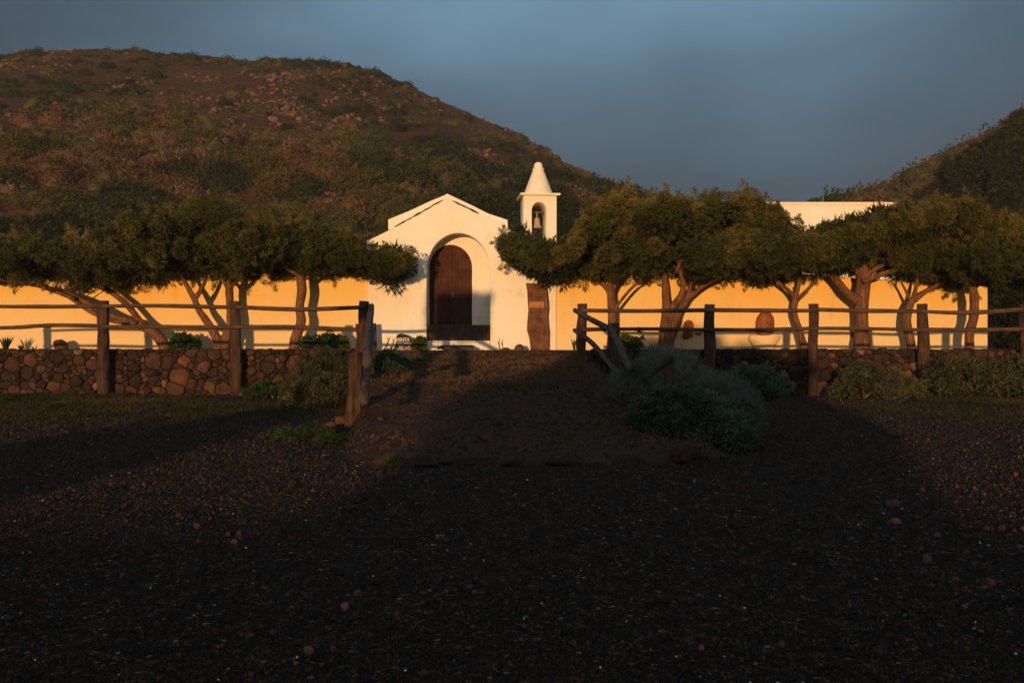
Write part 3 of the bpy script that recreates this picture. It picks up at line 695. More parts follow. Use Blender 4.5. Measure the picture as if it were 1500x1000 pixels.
# ------------------------------------------------------------------ dry-stone retaining walls
def clip(poly, a, b, c):      # keep a*x+b*y<=c
    out = []
    for i in range(len(poly)):
        p, q = poly[i], poly[(i+1) % len(poly)]; dp = a*p[0]+b*p[1]-c; dq = a*q[0]+b*q[1]-c
        if dp <= 0: out.append(p)
        if dp*dq < 0:
            t = dp/(dp-dq); out.append((p[0]+(q[0]-p[0])*t, p[1]+(q[1]-p[1])*t))
    return out
def rubble_wall(name, label, x0, x1, zb, zt, yf, seed, thick=.5, cell=.20):
    r = random.Random(seed); pts = []
    tries = 0
    while tries < 9000:
        tries += 1; x = r.uniform(x0, x1); z = r.uniform(zb, zt)
        rad = cell*(.30 + .85*r.random()**2.2 + .30*max(0, (zt-z)/(zt-zb)-.4))
        if z > zt-.10: rad *= .75
        if all(((x-p[0])*.82)**2+((z-p[1])*1.35)**2 > (.5*(rad+p[2]))**2*1.45 for p in pts): pts.append((x, z, rad))
    t = empty(name, ((x0+x1)/2, yf, zb), label, 'stone wall')
    mb = MB(); 
    for i, (x, z, w_) in enumerate(pts):
        poly = [(x0, zb), (x1, zb), (x1, zt), (x0, zt)]
        for j, (x2, z2, w2) in enumerate(pts):
            if i == j or abs(x2-x) > 1.2: continue
            a, b = x2-x, z2-z; c = (x2*x2+z2*z2-x*x-z*z + w_*w_-w2*w2)/2
            poly = clip(poly, a, b, c)
            if len(poly) < 3: break
        if len(poly) < 3: continue
        cx = sum(p[0] for p in poly)/len(poly); cz = sum(p[1] for p in poly)/len(poly)
        # knock the corners off and break up the straight edges
        q = []
        for k in range(len(poly)):
            p0, p1 = poly[k], poly[(k+1) % len(poly)]; ln_ = math.hypot(p1[0]-p0[0], p1[1]-p0[1]); f = min(.30, .014/max(ln_, .02))
            m_ = max(1, int(ln_/.05))
            for a_ in range(m_+1):
                t_ = f+(1-2*f)*a_/m_; xx_, zz3 = p0[0]*(1-t_)+p1[0]*t_, p0[1]*(1-t_)+p1[1]*t_
                q.append((xx_+.030*(float(vn(xx_*16, zz3*16, seed+1))-.5), zz3+.030*(float(vn(xx_*16, zz3*16, seed+2))-.5)))
        poly = q
        sz = max(math.hypot(p[0]-cx, p[1]-cz) for p in poly)
        if sz < .02: continue
        dep = r.uniform(.015, .07); n = len(poly); V = []
        tx, tz = r.uniform(-.12, .12), r.uniform(-.12, .12)
        for sc_, y in ((.99, .06), (.97, -.2*dep), (.90, -.8*dep), (.60, -1.0*dep)):
            for k, p in enumerate(poly):
                g = max(0, 1-.002/max(sz, .03)); s2 = sc_*g
                xx, zz2 = cx+(p[0]-cx)*s2, cz+(p[1]-cz)*s2
                V.append((xx, yf+y+tx*(p[0]-cx)*s2+tz*(p[1]-cz)*s2 + (float(vn(xx*11, zz2*11, seed))-.5)*.045, zz2))
        V.append((cx, yf-1.02*dep, cz))
        Fs = [(l*n+k, l*n+(k+1) % n, (l+1)*n+(k+1) % n, (l+1)*n+k) for l in range(3) for k in range(n)] + [(3*n+k, 3*n+(k+1) % n, 4*n) for k in range(n)]
        tt = r.random()**1.1*.8
        if r.random() < .06: tt = r.uniform(.85, 1)
        mb.add(V, Fs, tt)
    o = mb.build('stones', M['stone'], t, True)
    bk = MB(); bk.box(x0+.01, x1-.01, yf+.045, yf+thick, zb-.3, zt-.02); bk.build('wall_core', M['rubble'], t)
    cs_ = MB(); x = x0
    while x < x1:
        w_ = r.uniform(.10, .30); h_ = r.uniform(.022, .045)
        cs_.rock((x+w_/2, yf+.12+r.uniform(0, .06), zt-.012+r.uniform(-.006, .006)), (w_*.56, .17, h_), r.randint(0, 999), r.random()*.7, 2, .22); x += w_*.93
    cs_.build('cap_stones', M['stone'], t, True)
    return t
rubble_wall('stone_wall', 'low dry-stone retaining wall of brown volcanic stones left of the ramp', -13.6, -3.0, -1.06, -.070, 20.22, 5)
rubble_wall('stone_wall', 'low dry-stone retaining wall behind bushes right of the ramp', 1.65, 13.6, -1.08, -.070, 20.22, 6)

# ------------------------------------------------------------------ fences
def post(parent, u, vt, D, w_, zb=None, seed=0, lean=0, name='post', mname='post'):
    x, y, zt = P(u, vt, D); zb = float(gz(x, y))-.15 if zb is None else zb
    mb = MB(); n = 5; r = random.Random(seed)
    pts = [(x+lean*(1-k/n)+r.uniform(-.012, .012), y+r.uniform(-.01, .01), zb+(zt-zb)*k/n) for k in range(n+1)]
    rad = [w_*.5*(1.08-.1*k/n+r.uniform(-.06, .06)) for k in range(n+1)]; rad[-1] = w_*.5*.97
    mb.tube(pts, rad, 12, .11, 4, seed=seed)
    return mb.build(name, M[mname], parent, False)
def rail(parent, pts, rad, seed=0, mname='rail'):
    mb = MB(); mb.tube(pts, rad if isinstance(rad, list) else [rad]*len(pts), 9, .12, 6, seed=seed); return mb.build('rail', M[mname], parent, True)
FDl = 19.95
fl = empty('wooden_fence', (-6, FDl, -1.0), 'rough log fence of two rails in front of the stone wall left of the ramp', 'fence')
for i, (u, vt, w_, ln) in enumerate([(-240, 441, .21, 0), (-45, 441, .22, 0), (150.5, 440.5, .225, .03), (344.5, 441, .22, .02), (533, 441, .21, -.02)]):
    post(fl, u, vt, FDl, w_, seed=20+i, lean=ln)
for i, (pa) in enumerate([[(-255, 451), (-150, 448), (-45, 449)], [(-45, 449), (60, 449), (150, 448)], [(150, 448.5), (250, 448), (344, 450)], [(344, 449.5), (435, 453), (533, 450)]]):
    rail(fl, W(pa, FDl-.10), [.036, .042, .038], 40+i)
for i, (pa) in enumerate([[(-255, 481), (-150, 480), (-45, 482)], [(-45, 481), (20, 479.5), (70, 476.5), (150, 477)], [(150, 478), (250, 478.5), (344, 480)], [(344, 478.5), (435, 479), (531, 483)]]):
    rail(fl, W(pa, FDl-.10), [.036]+[.040]*(len(pa)-2)+[.040], 50+i)
fr = empty('wooden_fence', (6, FDl, -1.0), 'rough log fence of two rails in front of the stone wall right of the ramp', 'fence')
for i, (u, vt, w_, ln) in enumerate([(852, 445, .20, .0), (1039.5, 445.5, .215, .02), (1190.5, 445, .20, .02), (1350.5, 445, .22, .05), (1501, 446, .22, 0), (1655, 446, .22, 0)]):
    post(fr, u, vt, FDl, w_, seed=30+i, lean=ln)
for i, (pa) in enumerate([[(850, 454.5), (940, 455.5), (1040, 454.5)], [(1040, 454), (1115, 455), (1190, 455)], [(1190, 453.5), (1260, 455), (1350, 456)], [(1350, 456), (1420, 458), (1501, 453)], [(1501, 454), (1655, 455)]]):
    rail(fr, W(pa, FDl-.10), [.040, .042, .040] if i != 3 else [.034, .048, .04], 60+i)
for i, (pa) in enumerate([[(850, 483), (940, 481.5), (1040, 483)], [(1040, 483), (1115, 483), (1190, 481)], [(1190, 481), (1260, 481), (1350, 483)], [(1350, 482.5), (1420, 483), (1501, 482)], [(1501, 482), (1655, 483)]]):
    rail(fr, W(pa, FDl-.10), [.040, .038, .038], 70+i)
# left ramp fence
rl = empty('wooden_fence', P(531, 560, 15), 'short log fence going down the left edge of the ramp towards the viewer', 'fence')
post(rl, 530, 474, 15.2, .20, seed=81, lean=.02)
post(rl, 521, 516, 12.5, .19, seed=82, lean=-.03)
rail(rl, W([(544, 448, 5), (541.5, 478, 0), (538, 532, -3.7)], 15), [.055, .058, .06], 83, 'railgrey')
rail(rl, W([(546, 480, 5), (541, 515, 0), (533, 588, -3.7)], 15), [.045, .05, .055], 84, 'railgrey')
# right ramp fence
rr_ = empty('wooden_fence', P(899, 560, 15), 'short log fence with slanting rails going down the right edge of the ramp', 'fence')
post(rr_, 899.5, 473, 15.2, .15, seed=91)
post(rr_, 980, 523, 12.2, .13, seed=92)
rail(rr_, [P(842, 454, 20.3), P(868, 469, 17.4), P(899, 485, 14.95)], [.045, .05, .05], 93, 'railgrey')
rail(rr_, [P(893, 478, 15.02), P(908, 508, 13.7), P(923, 541, 12.6)], [.048, .05, .042], 98, 'railgrey')
rail(rr_, [P(842, 484, 20.2), P(868, 503, 17), P(893, 533, 14.8), P(912, 556, 13.8)], [.045, .042, .042, .036], 94, 'railgrey')
rail(rr_, [P(946, 554, 11.4), P(962, 541, 11.8), P(981, 526, 12.1)], [.035, .042, .045], 95, 'darklog')
rail(rr_, [P(946, 555, 11.4), P(958, 566, 11.3), P(975, 580, 11.1)], [.03, .034, .036], 96, 'darklog')
# short post near the facade
pp = empty('wooden_post', P(547, 512, 25.9), 'short dark wooden post standing near the facade just behind the left ramp rail', 'post')
post(pp, 547, 473.5, 25.9, .16, zb=-.3, seed=97)

# ------------------------------------------------------------------ small things on the terrace
def blobplate(outline, D, th, mname, name, label, cat):
    me = shape_mesh(name, [[px(u, v, D) for u, v in outline]], D, D+th, .012)
    o = link(name, me, M[mname]); return tag(o, label, cat)
# tall irregular slab with a plaque
TS = empty('standing_slab', P(787, 514, 26.2), 'tall rough-edged brown slab standing against the wall right of the chapel arch', 'slab')
sD = 26.12
link('slab_body', shape_mesh('slab_body', [[px(u, v, sD) for u, v in [(777,520),(777,508),(775.5,495),(772,484),(772.5,470),(774,455),(773,440),(772.3,425),(770.3,414.3),(785,414.8),(800.8,414.5),(801,425),(803,442),(803.5,453),(802.3,462),(803.2,475),(804.5,487),(804,500),(804,520)]]], sD, sD+.10, .01), M['brownslab'], TS)
q0 = px(775.5, 450.8, sD-.02); q1 = px(796.8, 442, sD-.02)
pl = link('plaque', shape_mesh('plaque', [[(q0[0], q0[1]), (q1[0], q0[1]), (q1[0], q1[1]), (q0[0], q1[1])]], sD-.022, sD-.002, .003), M['plaque'], TS); pl['label'] = 'small copper coloured plaque with faint worn lines'
km = MB(); r_ = random.Random(5)
for k in range(4):
    z = q1[1]-.03-k*.033; x = q0[0]+.03+r_.uniform(0, .05)
    while x < q1[0]-.05:
        w_ = r_.uniform(.015, .045); km.box(x, x+w_, sD-.0245, sD-.0205, z-.008, z); x += w_+.012
k_ = km.build('plaque_line', M['plaquemark'], None); k_.parent = pl
# painted sign
VS = empty('painted_sign', P(598, 513, 26.0), 'dark rounded stone with white painted words, left of the chapel step', 'sign')
vD = 26.0
link('sign_body', shape_mesh('sign_body', [[px(u, v, vD) for u, v in [(576,518),(578,507),(581,498),(580.5,492),(583,489.3),(588,488.3),(593,489.3),(599,492.5),(603.5,497),(606.5,502),(609,508),(612,518)]]], vD, vD+.09, .02), M['darkboard'], VS)
for txt, u0, u1, v0, v1, rot in (('VENTA', 581.3, 599.8, 494.6, 500.3, 1.5), ('RECUERDOS', 581.5, 605.0, 501.4, 504.4, 0), ('DE', 585.0, 591.5, 505.5, 508.8, 0), ('LA', 594.5, 601.5, 505.5, 508.8, 0), ('VIRGEN', 581.5, 602.5, 509.6, 513.0, 0)):
    cu = bpy.data.curves.new('t', 'FONT'); cu.body = txt; cu.extrude = .003; cu.offset = .0 if len(txt) != 5 else .006; cu.size = 1; cu.resolution_u = 2
    to = bpy.data.objects.new('t', cu); C.objects.link(to); dg = bpy.context.evaluated_depsgraph_get(); dg.update()
    tm = bpy.data.meshes.new_from_object(to.evaluated_get(dg)); bpy.data.objects.remove(to)
    co = np.array([v.co for v in tm.vertices]); mn = co.min(0); mxx = co.max(0)
    A = px(u0, v1, vD); B = px(u1, v0, vD)
    for v in tm.vertices:
        tx = (v.co.x-mn[0])/(mxx[0]-mn[0]); tz = (v.co.y-mn[1])/(mxx[1]-mn[1])
        v.co = (A[0]+(B[0]-A[0])*tx, vD-.006-(v.co.z)*.8, A[1]+(B[1]-A[1])*tz+math.radians(rot)*(B[0]-A[0])*(tx-.5))
    link('lettering', tm, M['paint'], VS)
# dome boulder on white base
db = MB(); q = P(1121, 489, 26.1); db.rock((q[0], q[1], q[2]+.22), (.275, .22, .40), 3, .6, 4, .09)
for i, v in enumerate(db.v):
    if v[2] < q[2]-.03: db.v[i] = (v[0], v[1], q[2]-.03-(q[2]-.03-v[2])*.1)
BT = empty('domed_boulder', P(1121, 492, 26.1), 'rust coloured domed boulder set on a rounded white base by the wall', 'boulder')
db.build('dome', M['terracotta'], BT, True)
wbm = MB(); prof = [(.25,-.12),(.30,0),(.385,.12),(.43,.20),(.435,.255),(.40,.30),(.30,.315),(.02,.32)]; sg = 32; V = []
for (pr_, pz) in prof:
    for k in range(sg):
        th = 2*math.pi*k/sg; nn = 1+.07*(float(vn(math.cos(th)*1.4+4, math.sin(th)*1.4+pz*3, 12))-.5)*2; V.append((q[0]+pr_*nn*math.cos(th), 26.17+pr_*.55*nn*math.sin(th), pz+.05*math.cos(th*2+1)*pr_))
wbm.add(V, [(a*sg+k, a*sg+(k+1) % sg, (a+1)*sg+(k+1) % sg, (a+1)*sg+k) for a in range(len(prof)-1) for k in range(sg)])
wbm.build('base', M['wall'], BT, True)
blobplate([(1001,478),(1003,472),(1006,470),(1008.5,468),(1011,469.3),(1014,469.8),(1016,474),(1016.5,481),(1014,487),(1015.8,493),(1011,494),(1008,496.5),(1003,497),(1000,492.5),(1002.5,488),(1002,483),(1000.2,480)], 26.32, .10, 'terracotta', 'wall_stone', 'larger irregular brown stone set in the white wall behind the lower rail', 'stone')
blobplate([(1016.5,486),(1028.5,486),(1028,489),(1024,491.5),(1020,489)], 26.33, .09, 'terracotta', 'wall_stone', 'small brown stone set in the white wall beside the larger irregular one', 'stone')
blobplate([(1246.5,487.5),(1249,485.5),(1251.5,487),(1252,491),(1249.5,494),(1247,492)], 26.33, .09, 'terracotta', 'wall_stone', 'tiny brown stone in the white wall left of the thickest trunk', 'stone')
lb = MB(); q = P(89, 504, 25.9); lb.rock((q[0], q[1], -.03), (.165, .15, .20), 12, .35, 3, .22); lb.rock((q[0]-.02, q[1]-.02, .075), (.15, .14, .10), 31, .2, 3, .2)
tag(lb.build('boulder', M['redstone'], None, True), 'upright brown boulder by the white wall behind the fence at far left', 'boulder')
for (u, v, rx, rz, nm, lab) in [(761, 512, .13, .13, 'stone', 'small pointed stone on the ground left of the tall brown slab'), (740, 514, .13, .05, 'stone', 'flat dark stone between the pointed stone and the chapel arch')]:
    rb = MB(); q = P(u, v, 25.6); rb.rock((q[0], q[1], -.08), (rx, .1, rz), int(u), .4, 2, .3); tag(rb.build(nm, M['redstone'], None, False), lab, 'stone')

def bush(name, label, c, r3, npf, n, ll, lw, m, seed, pr=.10, stems=6, cat='bush', group=None, up=.3, tint=.5, spec2=None):
    r = np.random.default_rng(seed); t = empty(name, (c[0], c[1], c[2]), label, cat, group)
    d = r.normal(size=(npf, 3)); d[:, 2] = np.abs(d[:, 2]); d /= np.linalg.norm(d, axis=1)[:, None]
    s = r.uniform(.55, 1, npf)**.6
    lump = .8+.4*vn(d[:, 0]*2.2+seed, d[:, 1]*2.2+d[:, 2]*2, 6)
    cen = np.array(c)+d*np.array(r3)*(s*lump)[:, None]; cen[:, 2] += pr*.3
    V, Fa, T = leaves(cen, pr*r.uniform(.6, 1.3, npf), n, ll, lw, tint+.2*d[:, 2]+r.normal(0, .14, npf), d, .9, .2, up, seed)
    link('foliage', npmesh('foliage', V, Fa, T), M[m], t)
    mb = MB()
    for k in range(stems):
        j = r.integers(npf); e = cen[j]
        b = Vector((c[0]+r.normal(0, .05)*r3[0], c[1]+r.normal(0, .05), c[2]-.05))
        mb.tube([b, b.lerp(Vector(e), .5)+Vector((r.normal(0, .03), r.normal(0, .03), .02)), Vector(e)], [.02*r3[2]**.3, .014, .006], 5, .1, 3, seed=k)
    mb.build('stem', M['twig'], t)
    return t
def gpt(u, D): x = (u-750)/F*D; return (x, D, float(gz(x, D)))
bush('geranium', 'leafy green bush at the foot of the leftmost leaning trunk', gpt(268, 25.5), (.33, .25, .36), 60, 26, .085, .07, 'greenleaf', 1, .08)
bush('geranium', 'left of two leafy green bushes right of the single straight trunk', gpt(459, 25.4), (.30, .24, .30), 55, 26, .08, .07, 'greenleaf', 2, .08)
bush('geranium', 'tall middle leafy plant right of the single straight trunk', gpt(480, 25.45), (.24, .2, .42), 42, 26, .08, .07, 'greenleaf', 3, .08)
bush('geranium', 'low leafy plant with light behind it, just left of the ramp fence corner', gpt(499, 25.4), (.17, .15, .28), 30, 26, .08, .07, 'greenleaf', 4, .07)
bush('geranium', 'small green plant between the painted sign and the chapel step', gpt(615.5, 25.9), (.13, .12, .30), 34, 26, .07, .055, 'greenleaf', 5, .07)
bush('succulent', 'left of two small green plants by the tree behind the right ramp posts', gpt(914, 25.4), (.20, .15, .42), 26, 24, .08, .06, 'greenleaf', 6, .06, 8)
bush('succulent', 'right of two small green plants by the tree behind the right ramp posts', gpt(934, 25.4), (.16, .14, .40), 24, 24, .08, .06, 'greenleaf', 7, .07, 8)
def spiky(name, label, u, D, n, h, seed, sp=.5, m='greenleaf'):
    r = random.Random(seed); c = gpt(u, D); V = []; Fs = []; T = []
    for k in range(n):
        a = r.uniform(0, 6.28); le = h*r.uniform(.6, 1.05); tl_ = r.uniform(.08, sp); w_ = .022
        d = Vector((math.cos(a)*tl_, math.sin(a)*tl_, 1)).normalized(); s_ = Vector((-math.sin(a+.6), math.cos(a+.6), 0))
        b = Vector(c)+Vector((math.cos(a), math.sin(a), 0))*.04
        o = len(V); q = b+d*le*.5+Vector((0, 0, .02))
        V += [b-s_*w_*.7, b+s_*w_*.7, q+s_*w_, q-s_*w_, b+d*le+Vector((math.cos(a), math.sin(a), 0))*le*.12]
        Fs += [(o, o+1, o+2, o+3), (o+3, o+2, o+4)]; T += [.4+.3*r.random()]*5
    mb = MB(); mb.add(V, Fs, T); return tag(mb.build(name, M[m]), label, 'plant')
spiky('agave_plant', 'spiky green plant on the terrace at the far left edge', 8, 25.6, 30, .42, 1)
spiky('agave_plant', 'smaller spiky tuft just left of the upright brown boulder', 31, 25.9, 8, .18, 2)
spiky('agave_plant', 'thin spiky tuft at the foot of the first right fence post', 842, 25.7, 8, .34, 3)
def branchlet(label, u, D, segs, seed):
    mb = MB(); 
    for a in segs: mb.tube(W(a, D), [.02, .015, .008][:len(a)] if len(a) == 3 else [.02, .01], 5, .2, 3, seed=seed)
    return tag(mb.build('dead_branch', M['twig']), label, 'branch')
branchlet('forked bare branch left of the painted sign', 567, 25.9, [[(562,513),(567,505),(572,492)], [(566.5,505),(569,499),(567,494)]], 1)
branchlet('bare slanting branch touching the painted sign', 573, 25.85, [[(570,513),(574,509),(577,505)]], 2)
branchlet('small forked bare branch right of the chapel arch', 731, 25.9, [[(733,512),(731,505),(732,495)], [(731.5,505),(729,500)]], 3)

# ------------------------------------------------------------------ bushes below the walls
def bz(u, v, D): x = (u-750)/F*D; return (x, D, float(gz(x, D)))
bush('brown_shrub', 'brownish grey-green shrub against the stone wall left of the ramp posts', bz(483, 0, 19.2), (.85, .55, .82), 210, 60, .07, .022, 'greyleaf', 21, .13, 14, tint=.35)
bush('brown_shrub', 'low shrub with pale rosettes in front of the brownish one, left of the nearest post', bz(462, 0, 16.2), (.62, .5, .50), 130, 55, .06, .026, 'greyleaf', 22, .10, 10, tint=.5)
bush('green_weed', 'low green weeds at the foot of the left stone wall', bz(405, 0, 18.9), (.62, .3, .26), 90, 40, .07, .03, 'greenleaf', 23, .08, 6, cat='plant', tint=.3)
bush('shadow_shrub', 'low dark foliage, mostly standing in for shadow, on the left edge of the ramp behind the posts', bz(572, 0, 16.4), (.30, .6, .24), 100, 50, .06, .022, 'darkleaf', 24, .11, 8, tint=.2)  # low dark foliage, put here mostly as the shadow patch on the ramp
bush('grey_twiggy_bush', 'large grey twiggy bush sprawling over the right edge of the ramp', bz(985, 0, 12.9), (.60, .7, .80), 230, 110, .12, .007, 'greytwig', 31, .15, 70, tint=.45, up=.6)
bush('grey_twiggy_bush', 'lower right-hand grey twiggy bush beside the large one on the ramp edge', bz(1052, 0, 12.0), (.50, .6, .50), 150, 100, .11, .007, 'greytwig', 30, .14, 40, tint=.4, up=.6)
bush('grey_twiggy_bush', 'small bare pale twigs spreading onto the ramp left of the large grey bush', bz(925, 0, 13.0), (.35, .5, .36), 60, 60, .10, .006, 'greytwig', 29, .10, 50, tint=.5, up=.5)
bush('green_shrub', 'rounded green bush top behind the grey twiggy bush', bz(960, 0, 13.9), (.50, .5, .80), 170, 80, .09, .018, 'darkleaf', 32, .13, 14, tint=.7)
bush('green_shrub', 'dark green shrub low in front of the grey twiggy bush', bz(1010, 0, 10.9), (.50, .40, .42), 170, 70, .06, .018, 'darkleaf', 33, .10, 10, tint=.45)
bush('green_shrub', 'dark green shrub at the right foot of the grey twiggy bush', bz(1060, 0, 10.7), (.36, .34, .38), 130, 70, .06, .018, 'darkleaf', 34, .10, 10, tint=.5)
bush('green_shrub', 'dark green shrub at the left foot of the grey twiggy bush', bz(962, 0, 11.0), (.26, .3, .40), 90, 70, .06, .018, 'darkleaf', 35, .09, 8, tint=.4)
bush('green_shrub', 'wide dark green shrub under the shaded part of the right stone wall', bz(1105, 0, 18.6), (.68, .45, .55), 190, 55, .075, .03, 'darkleaf', 36, .11, 10, tint=.5)
bush('green_shrub', 'green shrub between the third and fourth right fence posts', bz(1262, 0, 18.9), (.55, .40, .62), 120, 42, .07, .034, 'greyleaf', 37, .11, 10, tint=.55)
bush('green_shrub', 'low pale green shrub just left of the fourth right fence post', bz(1312, 0, 18.6), (.50, .4, .42), 95, 48, .055, .025, 'greyleaf', 38, .10, 10, tint=.65)
bush('green_shrub', 'wide grey-green shrub against the right stone wall at the picture edge', bz(1430, 0, 19.0), (.95, .45, .74), 180, 42, .07, .034, 'greyleaf', 39, .12, 12, tint=.45)
bush('green_shrub', 'grey-green shrub at the far right end of the stone wall', bz(1510, 0, 18.8), (.6, .5, .70), 90, 42, .07, .034, 'greyleaf', 40, .12, 10, tint=.5)
bush('green_weed', 'patch of bright green weeds on the gravel left of the nearest post', bz(445, 0, 11.6), (.42, .35, .085), 150, 30, .035, .02, 'greenleaf', 41, .04, 4, cat='plant', tint=.15)
bush('green_weed', 'small green weed patch before the foot of the nearest post', bz(495, 0, 11.1), (.22, .3, .07), 80, 30, .035, .02, 'greenleaf', 42, .04, 4, cat='plant', tint=.1)
bush('green_weed', 'small tuft of green grass at the front edge of the ramp', bz(574, 0, 9.35), (.07, .05, .05), 30, 24, .045, .008, 'greenleaf', 43, .03, 2, cat='plant', tint=.3)

# ------------------------------------------------------------------ stones
def stone_thing(u, v, w_, h_, label, m='redstone', seed=0, D=None, group=None, t=.5, sub=2, dep=None):
    # find distance where the ground passes through that spot
    if D is None:
        D = 6.0
        for _ in range(30):
            x = (u-750)/F*D; z = float(gz(x, D)); D = -z*F/(v-507) if v > 511 else D
    x = (u-750)/F*D; z = float(gz(x, D)); rx = w_/2/F*D; rz = h_/F*D
    mb = MB(); mb.rock((0, 0, rz*.25), (rx, (dep or rx*.8), rz*.75), seed, t, sub, .38)
    o = mb.build('stone', M[m]); o.location = (x, D, z); return tag(o, label, 'stone', group)
stone_thing(1005, 682, 52, 24, 'large flat dark stone at the right end of the ramp edge', 'stone', 3, 9.55, t=.3, sub=3)
stone_thing(482, 632, 34, 15, 'broken reddish stone left of the nearest post', 'redstone', 4, t=.2, sub=3)
stone_thing(500, 622, 22, 13, 'pointed reddish stone leaning at the foot of the nearest post', 'redstone', 5, t=.2, sub=3)
stone_thing(354, 582, 10, 7, 'round reddish stone at the foot of the second left fence post', 'redstone', 6, 19.6, t=.6)
stone_thing(452, 956, 16, 10, 'lone reddish stone near the bottom edge, left of the pair', 'redstone', 7, t=.9)
stone_thing(489, 953, 11, 8, 'smaller stone right of the lone reddish one near the bottom edge', 'redstone', 8, t=.9)
stone_thing(505, 893, 13, 11, 'upright reddish stone alone in the dark foreground', 'redstone', 9, t=1)
stone_thing(523, 871, 12, 8, 'dark reddish stone just behind the upright one in the foreground', 'redstone', 10, t=.5)
stone_thing(1027, 951, 8, 8, 'small orange stone alone at the bottom centre right', 'redstone', 12, t=1)
stone_thing(1308, 741, 26, 11, 'flat brown stone, largest on the right gravel', 'stone', 13, t=.75)
stone_thing(1312, 761, 15, 8, 'pale brown stone in front of the largest flat one', 'stone', 14, t=.95)
G = 'reddish stones scattered on the gravel'
r_ = random.Random(21)
for i, (u, v, w_) in enumerate([(350,783,8),(334,785,8),(343,797,10),(318,798,9),(291,795,9),(289,773,11),(262,757,9),(195,716,8),(211,712,6),(73,756,6),(303,738,6),(459,721,7),(1307,793,9),(1313,818,9),(1358,822,14),(1373,786,10),(1400,850,9),(1446,776,8),(1468,776,11),(1459,801,6),(1416,811,9),(1427,828,10),(1450,856,14),(1413,891,9),(1493,803,8),(1356,697,7),(1340,740,7),(610,845,6),(430,966,6),(1190,905,7),(400,928,10),(695,868,8),(180,846,12),(1352,720,8),(1488,695,7),(1275,705,6)]):
    stone_thing(u, v, w_*1.1, w_*.75, 'small reddish stone lying on the dark gravel', 'redstone' if r_.random() < .8 else 'stone', 100+i, group=G, t=r_.random()*.8, sub=2)
# kerb stones along the front edge of the ramp
x = -1.35; i = 0; G2 = 'rough dark stones edging the front of the ramp'
r_ = random.Random(8)
while x < 1.75:
    w_ = r_.uniform(.22, .5); mb = MB(); mb.rock((0, 0, 0), (w_*.55, .16, .075), 300+i, r_.random()*.4, 3, .3); o = mb.build('edging_stone', M['stone'])
    o.location = (x+w_/2, 9.58+r_.uniform(-.05, .04), -1.13); tag(o, 'rough dark stone in the row edging the front of the ramp', 'stone', G2); x += w_*.95; i += 1

# gravel: small loose cinders, denser close to the viewer
def ico(sub=1):
    bm = bmesh.new(); bmesh.ops.create_icosphere(bm, subdivisions=sub, radius=1); V = np.array([v.co[:] for v in bm.verts]); Fa = np.array([[v.index for v in f.verts] for f in bm.faces]); bm.free(); return V, Fa
IV, IF = ico(1)
def scatter_rocks(pos, size, tint, seed, flat=.6, name='gravel'):
    r = np.random.default_rng(seed); n = len(pos); k = len(IV)
    V = IV[None]*(1+r.normal(0, .17, (n, k, 1)))
    s3 = np.stack([r.uniform(.7, 1.3, n), r.uniform(.7, 1.3, n), r.uniform(.4, .9, n)*flat/.6], -1)*size[:, None]
    V = V*s3[:, None, :]; a = r.uniform(0, 6.28, n); ca, sa = np.cos(a)[:, None], np.sin(a)[:, None]
    X = V[..., 0]*ca-V[..., 1]*sa; Y = V[..., 0]*sa+V[..., 1]*ca
    V = np.stack([X, Y, V[..., 2]], -1)+pos[:, None, :]
    Fa = (IF[None]+(np.arange(n)*k)[:, None, None]).reshape(-1, 3)
    return npmesh(name, V.reshape(-1, 3), Fa, np.repeat(tint, k))
n = 210000; yy = 3.4+ (20-3.4)*rng.random(n)**1.7; xx = (rng.random(n)-.5)*2*(yy*.56+.5)
keep = ~((xx > xl(yy)) & (xx < xr(yy)) & (yy > 9.4) & (rng.random(n) < .6)); xx, yy = xx[keep], yy[keep]; n = len(xx)
size = .0023*(1+yy*.15)*np.exp(rng.normal(0, .45, n)); size = np.clip(size, .0018, .017)
tn = np.where(rng.random(n) < .003, 1.0, rng.random(n)**1.1*.92)
size = np.where(tn >= .99, np.minimum(size, .0065), size)
me = scatter_rocks(np.stack([xx, yy, gz(xx, yy)+size*.35], -1), size, tn, 5, 1.0)
tag(link('gravel', me, M['pebble']), 'dark volcanic gravel covering the foreground', 'gravel', kind='stuff')

# flat stones and clods bedded in the ramp
n = 2600; yy = 9.7+11*rng.random(n); xx = xl(yy)+.1+(xr(yy)-xl(yy)-.2)*rng.random(n); size = np.clip(.011*np.exp(rng.normal(0, .65, n)), .006, .055)*(1+yy*.02)
me = scatter_rocks(np.stack([xx, yy, gz(xx, yy)+size*.08], -1), size, rng.random(n)*.8, 15, .45, 'ramp_rubble')
tag(link('ramp_rubble', me, M['stone']), 'small stones and clods of earth bedded in the ramp', 'rubble', kind='stuff')

# thin grass and weeds between gravel and wall, and over the ramp
n = 46000; yy = 9.8+10.3*rng.random(n)**.7; xx = (rng.random(n)-.5)*22
pat = fbm(xx*.45, yy*.45, 4, 44)
w_ = np.where((xx > xl(yy)) & (xx < xr(yy)), .65, sst(11.5, 16, yy)); keep = (pat+.02+w_*.08 > .06) & (rng.random(n) < w_)
xx, yy, pat = xx[keep], yy[keep], pat[keep]
cen = np.stack([xx, yy, gz(xx, yy)], -1)
V, Fa, T = leaves(cen, np.full(len(cen), .04), 8, .042, .010, np.clip(.45+pat*1.2+np.where((xx > xl(yy)) & (xx < xr(yy)), .35, 0), 0, 1), None, .9, .2, 1.0, 3)
tag(link('grass', npmesh('grass', V, Fa, T), M['grass']), 'thin grass and weeds in front of the stone walls and on the ramp', 'grass', kind='stuff')

